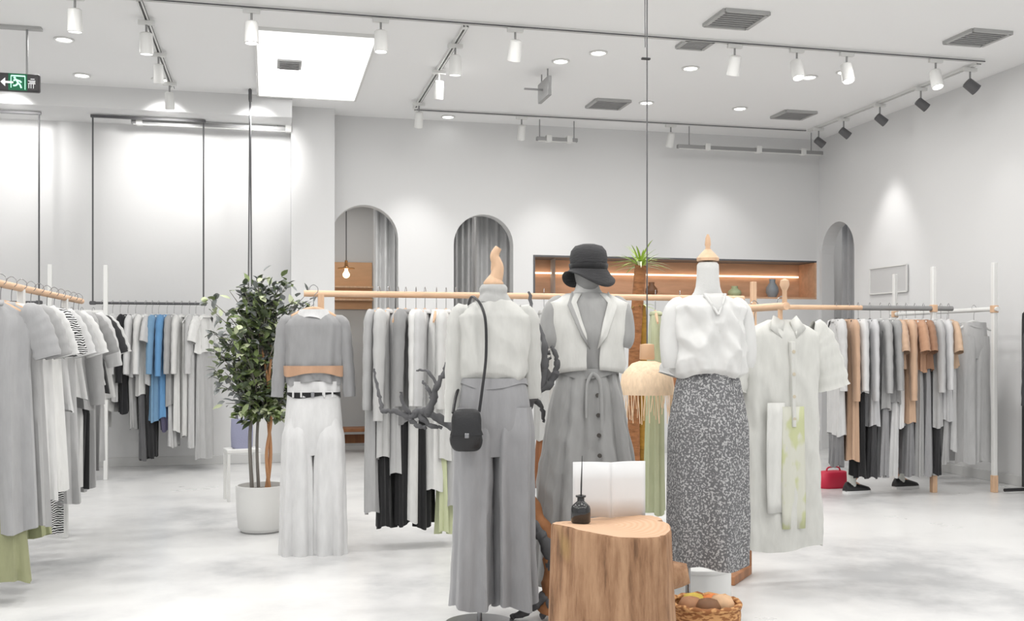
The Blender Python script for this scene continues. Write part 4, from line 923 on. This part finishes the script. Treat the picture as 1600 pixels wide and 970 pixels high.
for tip in tips:
    b0 = Vector((tip.x*.15, tip.y*.15, max(.75, tip.z-.32))); pts = spline([b0, (b0+tip)/2+Vector((0,0,.03)), tip], 4)
    bm_.tube(pts, [.005-.0004*i for i in range(len(pts))], 5)
    dirn = (tip-b0).normalized()
    for j in range(17):
        v = pts[min(len(pts)-1, 2+int(fr.random()*(len(pts)-2)))]+Vector((fr.uniform(-.03,.03),fr.uniform(-.03,.03),fr.uniform(-.03,.03)))
        d = (dirn*.6+Vector((fr.uniform(-1,1),fr.uniform(-1,1),fr.uniform(-.9,.5)))).normalized(); n_ = Vector((fr.uniform(-.5,.5),fr.uniform(-.8,.2),1)).normalized()
        side = abs(tip.x) > .2 or tip.z > 1.5
        mi = fr.choices([0,1,2,3],[5,4,1.5,.6] if not side else [1.5,2,1,4])[0]
        leaf(mb, v, d, n_, fr.uniform(.05,.085), fr.uniform(.03,.045), mi)
bm_.build('twigs', MS1, t); mb.build('foliage', ML, t)

# bag behind the ficus
t = thing('tote_bag', 'slate blue fabric tote bag behind the ficus stems', 'bag', P(378, 200, py=700), .2)
mb = MB(); mb.loft([[Vector((.085*sc*math.copysign(abs(cos(a))**.5,cos(a)), .04*math.copysign(abs(sin(a))**.7,sin(a)), z)) for a in [2*pi*j/28 for j in range(28)]] for sc, z in ((.8,0),(.95,.01),(1,.12),(.96,.23))]); mb.build('bag_body', mat('slate_blue_canvas',(150,152,176),rough=.85,bump=.3,bscale=90), t)
for y_ in (-.03,.03):
    mb = MB(); mb.tube(spline([(-.04,y_,.22),(-.035,y_,.3),(0,y_*.6,.335),(.035,y_,.3),(.04,y_,.22)],5), .005, 8); mb.build('handle', M_DGREY, t)
bz = t.location.z; st_ = P(378, 200, 0); 
t = thing('display_stool', 'low white box stool carrying the slate blue tote bag', 'stool', (st_.x, st_.y, 0), .2)
mb = MB(); mb.box((0,0,bz-.015),(.26,.2,.03)); mb.build('seat', M_METW, t, bevel=.005)
for sx in (-1,1):
    for sy in (-1,1):
        mb = MB(); mb.box((sx*.115,sy*.085,(bz-.03)/2),(.022,.022,bz-.03)); mb.build('leg', M_METW, t, bevel=.003)

# ------------------------------------------------------------ yucca behind the pendant
YP = P(997, 212, 0); t = thing('potted_yucca', 'tall yucca with brown trunks and spiky green crown behind the pendant', 'potted plant', YP)
mb = MB(); mb.lathe([(.11,0),(.14,.02),(.17,.3),(.17,.32),(.155,.32),(.15,.28),(.001,.28)], n=36); mb.build('pot', mat('white_ceramic',(0,0,0)), t)
MTR = mat('yucca_trunk',(146,98,62),rough=.9,bump=1,bscale=18,stretch=(1,1,3),var=.3,vscale=14); MTO = mat('ochre_trunk',(150,112,40),rough=.9,bump=.8,bscale=18,stretch=(1,1,3),var=.2)
mb = MB(); mb.tube(spline([(-.03,0,.27),(-.035,0,.8),(-.02,0,1.3),(0.02,0,1.79)],6), .044, 14); mb.build('trunk', MTR, t)
mb = MB(); mb.tube(spline([(.04,.03,.27),(.035,.03,.7),(.045,.02,1.1),(.03,.02,1.5)],6), .036, 14); mb.build('trunk', MTO, t)
ML2 = [mat('yucca_green',(150,176,70),rough=.5), mat('yucca_pale',(208,220,180),rough=.5)]
mb = MB()
def blade(mb, b, d, L_, w_, mi, droop=.5):
    d = d.normalized(); s_ = d.cross(Vector((0,0,1))); s_ = s_.normalized() if s_.length > .1 else Vector((1,0,0)); L1=[];L2=[];LM=[]
    for i in range(7):
        v = i/6; p_ = b+d*L_*v-Vector((0,0,1))*droop*L_*v*v; ww = w_*(1-v)**.6*(.6+.4*min(1,v*4)); L1.append(p_-s_*ww+Vector((0,0,.3*ww))); LM.append(p_); L2.append(p_+s_*ww+Vector((0,0,.3*ww)))
    vs = L1+LM+L2; mb.add(vs, [(i,i+1,8+i,7+i) for i in range(6)]+[(7+i,8+i,15+i,14+i) for i in range(6)], mi)
for c0, n_, ln in ((Vector((0.02,0,1.79)),46,.26),(Vector((.03,.02,1.5)),14,.14)):
    for k in range(n_):
        a = k*2.4; el = fr.uniform(-.1,1.2); blade(mb, c0+Vector((0,0,fr.uniform(-.03,.03))), Vector((cos(a)*cos(el), sin(a)*cos(el), sin(el))), ln*fr.uniform(.7,1.1), .012, 0 if fr.random() < .75 else 1, .3)
mb.build('leaf_crown', ML2, t)

# ------------------------------------------------------------ curtains, fitting-room pieces
def curtain(name, label, a, b, h, c=(178,178,178), k=9, amp=.035, side=(0,1,0)):
    a, b = Vector(a), Vector(b); t = thing(name, label, 'curtain', a); d = (b-a); L = d.length; d.normalize(); n_ = d.cross(Vector((0,0,1)))
    R_ = [[d*(L*i/70)+n_*(amp*sin(2*pi*k*i/70+.3*sin(z*2))*(1 if z < h*.9 else .8))+Vector((0,0,z)) for i in range(71)] for z in (.03,.4,.9,1.5,2.1,h-.02)]
    mb = MB(); mb.loft(R_, cap=False, closed=False); mb.build('drape', cloth(c), t, solid=.004)
    mb = MB(); mb.tube([d*-.03+Vector((0,0,h)), d*(L+.03)+Vector((0,0,h))], .012, 10); mb.build('curtain_rod', M_STEEL, t)
cy = BY+.3
for q_ in ((.9,11.7,2.9),(2.3,11.7,2.9),(RX+.7,10.4,2.85)): lamp(q_, 3.5, .25, 'fitting_room_fill')  # unseen fill lamps, added to brighten the interiors behind the arches
curtain('curtain', 'grey curtain gathered on the right inside the left arch', (XY(584,cy),cy,0), (XY(640,cy),cy,0), 2.78, (214,214,214), 4, .05)
curtain('curtain', 'grey curtain gathered on the left inside the middle arch', (XY(700,cy),cy,0), (XY(738,cy),cy,0), 2.78, (190,190,190), 4, .045)
curtain('curtain', 'pale curtain panel across the rest of the middle arch', (XY(742,cy+.3),cy+.3,0), (XY(815,cy+.3),cy+.3,0), 2.78, (214,214,214), 5, .03)
curtain('curtain', 'grey curtain closing the arch in the right wall', (RX+.3,10.78,0), (RX+.3,9.95,0), 2.75, (168,168,170), 7, .035)
# pendant in the left arch
py_ = 11.5; p = Vector((XY(541,py_), py_, 2.95)); t = thing('pendant_lamp', 'small brass pendant lamp with a glowing bulb inside the left arch', 'pendant lamp', p)
zl = HY(541,425,py_)-2.95
mb = MB(); mb.tube([(0,0,0),(0,0,zl+.1)], .005, 8); mb.build('cable', M_BLK, t)
mb = MB(); mb.lathe([(.015,zl+.13),(.02,zl+.07),(.04,zl+.05),(.095,zl+.045),(.095,zl+.035),(.03,zl+.035)], n=28); mb.build('plate_shade', mat('brass',(176,128,80),rough=.35,metal=.6), t)
mb = MB(); mb.lathe([(.015,zl+.035),(.02,zl+.01),(.038,zl-.02),(.036,zl-.045),(.018,zl-.062),(.001,zl-.065)], n=18); mb.build('bulb', mat('warm_bulb',(255,226,180),emit=5), t)
l = bpy.data.lights.new('bulb_light','POINT'); l.energy = 2.5; l.color = (1,.86,.68); l.shadow_soft_size = .05; o = bpy.data.objects.new('bulb_light', l); COL.objects.link(o); o.location = p+Vector((0,0,zl-.12))
# wooden wall shelf in the fitting room
sy_ = 12.3; t = thing('wooden_wall_panel', 'tan wooden panel with a shelf on the wall inside the left arch', 'wall panel', (XY(552,sy_), sy_+.08, HY(552,446,sy_)))
w_ = XY(583,sy_)-XY(522,sy_); h_ = 74/SY(552,sy_)
mb = MB(); mb.box((0,0,0),(w_,.03,h_)); mb.build('board', mat('fit_board',(214,168,128),rough=.6,var=.06,vscale=4,stretch=(1,1,6)), t, bevel=.004)
for z_ in (-.02,-.17):
    mb = MB(); mb.box((0,-.07,z_),(w_,.12,.022)); mb.build('shelf', M_WOOD, t, bevel=.003)
# small bench on the floor
t = thing('wooden_bench', 'low brown wooden bench inside the left arch', 'bench', (XY(560,11.7), 11.75, 0), 0)
mb = MB(); mb.box((0,0,.25),(.42,.3,.04)); mb.build('seat', M_WOODD, t, bevel=.006)
for sx in (-1,1):
    for sy in (-1,1):
        mb = MB(); mb.box((sx*.18,sy*.12,.115),(.035,.035,.23)); mb.build('leg', M_WOODD, t, bevel=.004)
mb = MB(); mb.box((0,.13,.13),(.34,.02,.1)); mb.build('apron', M_WOODD, t, bevel=.003)

# framed panel on the right wall
y0 = 9.62; t = thing('framed_panel', 'pale grey square panel mounted on the right wall', 'wall panel', (RX-.012, 9.35, 0))
def YR(px): u=(px-800)/F; return RX*(CT-u*ST)/(u*CT+ST)
ya, yb = YR(1420), YR(1362); yc = (ya+yb)/2; sc = F/(RX*ST+yc*CT); zc = CAMH+(HOR-437)/sc
t.location = (RX-.012, yc, zc)
mb = MB(); mb.box((0,0,0),(.02,yb-ya,.27)); mb.build('board', mat('panel_grey',(196,196,196),rough=.6), t, bevel=.004)
mb = MB()
for a, b in (((ya-yc,-.135),(yb-yc,-.135)),((ya-yc,.135),(yb-yc,.135)),((ya-yc,-.135),(ya-yc,.135)),((yb-yc,-.135),(yb-yc,.135))): mb.bar((-.012,a[0],a[1]),(-.012,b[0],b[1]),.012,.012)
mb.build('frame', M_METW, t, smooth=False)

# ------------------------------------------------------------ person walking behind the right rear rack
pp = P(1366, 188.5, 0); pr = 0.1
t = thing('person', 'person walking behind the right rear rack in black sneakers and white socks', 'person', pp, pr)
K = .77                                   # small person, mostly behind the clothes
me = bpy.data.meshes.new('body'); J = {'pel':(-.03,0,.93),'sp':(.0,0,1.1),'ch':(.03,0,1.3),'nk':(.06,0,1.46),'h1':(.09,0,1.56),'h2':(.095,0,1.68),
 'lh':(-.03,.09,.9),'lk':(.14,.06,.5),'la':(.36,.02,.11),'lt':(.49,.02,.05),'rh':(-.03,-.09,.9),'rk':(-.09,-.1,.5),'ra':(-.37,-.1,.12),'rt':(-.24,-.1,.05),
 'ls':(.03,.17,1.4),'le':(-.08,.22,1.14),'lw':(.06,.22,.93),'rs':(.03,-.17,1.4),'re':(.1,-.22,1.14),'rw':(.27,-.2,.99)}
R0 = {'pel':.13,'sp':.115,'ch':.13,'nk':.05,'h1':.075,'h2':.085,'lh':.09,'lk':.055,'la':.038,'lt':.03,'rh':.09,'rk':.055,'ra':.038,'rt':.03,'ls':.06,'le':.042,'lw':.028,'rs':.06,'re':.042,'rw':.028}
E = [('pel','sp'),('sp','ch'),('ch','nk'),('nk','h1'),('h1','h2'),('pel','lh'),('lh','lk'),('lk','la'),('la','lt'),('pel','rh'),('rh','rk'),('rk','ra'),('ra','rt'),('ch','ls'),('ls','le'),('le','lw'),('ch','rs'),('rs','re'),('re','rw')]
ks = list(J)
for w_ in ('l','r'):
    wx, wy, wz = J[w_+'w']; 
    for f in range(5):
        a = (f-2)*.012; nm = w_+'f%d'%f
        J[nm+'a'] = (wx+.03, wy+a*1.2, wz-.05); J[nm+'b'] = (wx+.045+(.0 if f else .02), wy+a*2, wz-.09-(0 if f in (0,4) else .015)); R0[nm+'a'] = .012; R0[nm+'b'] = .008
        E += [(w_+'w', nm+'a'), (nm+'a', nm+'b')]
ks = list(J); me.from_pydata([Vector(J[k])*K for k in ks], [(ks.index(a), ks.index(b)) for a, b in E], [])
bo = bpy.data.objects.new('body', me); COL.objects.link(bo); bo.parent = t
sk = bo.modifiers.new('skin','SKIN'); bo.modifiers.new('sub','SUBSURF').render_levels = 1
for i, k in enumerate(ks): me.skin_vertices[0].data[i].radius = (R0[k]*K, R0[k]*K); 
me.skin_vertices[0].data[0].use_root = True
me.materials.append(mat('skin',(214,168,140),rough=.6))
def J3(k): return Vector(J[k])*K
mb = MB(); mb.tube(spline([J3('pel')+Vector((0,0,-.06)),J3('sp'),J3('ch'),J3('nk')+Vector((0,0,-.02))],4), [.125,.125,.12,.118,.118,.12,.122,.122,.12,.11,.09,.07,.055], 20, sx=1.25, ref=(1,0,0))
for w_ in ('l','r'): mb.tube(spline([J3(w_+'s')-Vector((0,0,0)),J3(w_+'e'),J3(w_+'w')],4), [.056,.056,.054,.05,.046,.044,.04,.038,.036], 12)
mb.build('jacket', cloth((120,120,122)), t)
for w_, c in (('l',(170,170,170)),('r',(190,146,112))):
    mb = MB(); mb.tube(spline([J3(w_+'h'),J3(w_+'k'),J3(w_+'k')*.4+J3(w_+'a')*.6],4), [.09,.088,.082,.075,.07,.066,.064,.062,.06], 14); mb.build('trouser_leg', cloth(c), t)
for w_ in ('l','r'):
    a_ = J3(w_+'a'); mb = MB(); mb.tube([a_+Vector((0,0,.1)),a_+Vector((0,0,.0)),a_+Vector((.01,0,-.04))], [.038,.036,.036], 14); mb.build('sock', cloth((226,228,222)), t)
    mb = MB(); ft = a_.copy(); 
    prof = [(-.065,.03,.05),(-.05,.038,.075),(0,.04,.085),(.06,.043,.06),(.12,.044,.042),(.16,.036,.03),(.175,.02,.018)]
    mb.loft([[Vector((ft.x+x, ft.y+hw*cos(a), .02+max(-.0,hh*sin(a)) if sin(a) > 0 else .02+.0*sin(a))) for a in [2*pi*j/20 for j in range(20)]] for x, hw, hh in prof]); o = mb.build('sneaker', MLE, t)
    mb = MB(); mb.loft([[Vector((ft.x+x, ft.y+hw*1.08*cos(a), .012+.012*math.copysign(1,sin(a)))) for a in [2*pi*(j+.5)/20 for j in range(20)]] for x, hw, hh in prof]); mb.build('sneaker_sole', mat('white_rubber',(236,236,236),rough=.5), o)
mb = MB(); hc = J3('h2'); mb.lathe([(.001,.1),(.05,.088),(.078,.05),(.084,.0),(.08,-.05),(.07,-.09)], hc+Vector((-.015,0,0)), n=20); mb.build('hair', mat('dark_hair',(44,36,32),rough=.7), t)
mb = MB(); hx = hc+Vector((.075,0,-.035)); mb.lathe([(.001,-.012),(.011,-.008),(.008,.01),(.001,.022)], hx, n=10)
for sy in (-1,1): mb.lathe([(.001,-.02),(.01,-.012),(.014,.005),(.001,.02)], hc+Vector((.01,sy*.082,-.03)), n=10)
mb.build('nose_and_ears', mat('skin',(0,0,0)), t)
for sy in (-1,1):
    mb = MB(); mb.lathe([(.001,-.007),(.008,0),(.001,.007)], hc+Vector((.074,sy*.028,-.01)), n=10); mb.build('eye', M_BLK, t)
mb = MB(); mb.box(hc+Vector((.074,0,-.068)),(.01,.036,.007)); mb.build('mouth', mat('lips',(176,104,96)), t, bevel=.002)
# red bag on the floor
pr_ = P(1338, 192, 0); t = thing('folded_bag', 'bright red folded bag on the floor under the right rear rack', 'bag', (pr_.x, pr_.y+.35, 0), .1)
mb = MB(); mb.loft([[Vector((.15*sc*math.copysign(abs(cos(a))**.6,cos(a)), .08*sc*math.copysign(abs(sin(a))**.7,sin(a)), z)) for a in [2*pi*j/28 for j in range(28)]] for sc, z in ((.9,0),(1,.02),(.98,.08),(.85,.13),(.7,.14))]); mb.build('bag_body', mat('red_nylon',(206,44,74),rough=.5), t)
mb = MB(); mb.tube(spline([(-.07,0,.13),(-.05,0,.17),(.05,0,.17),(.07,0,.13)],4), .007, 8); mb.build('handle', mat('red_nylon',(0,0,0)), t)
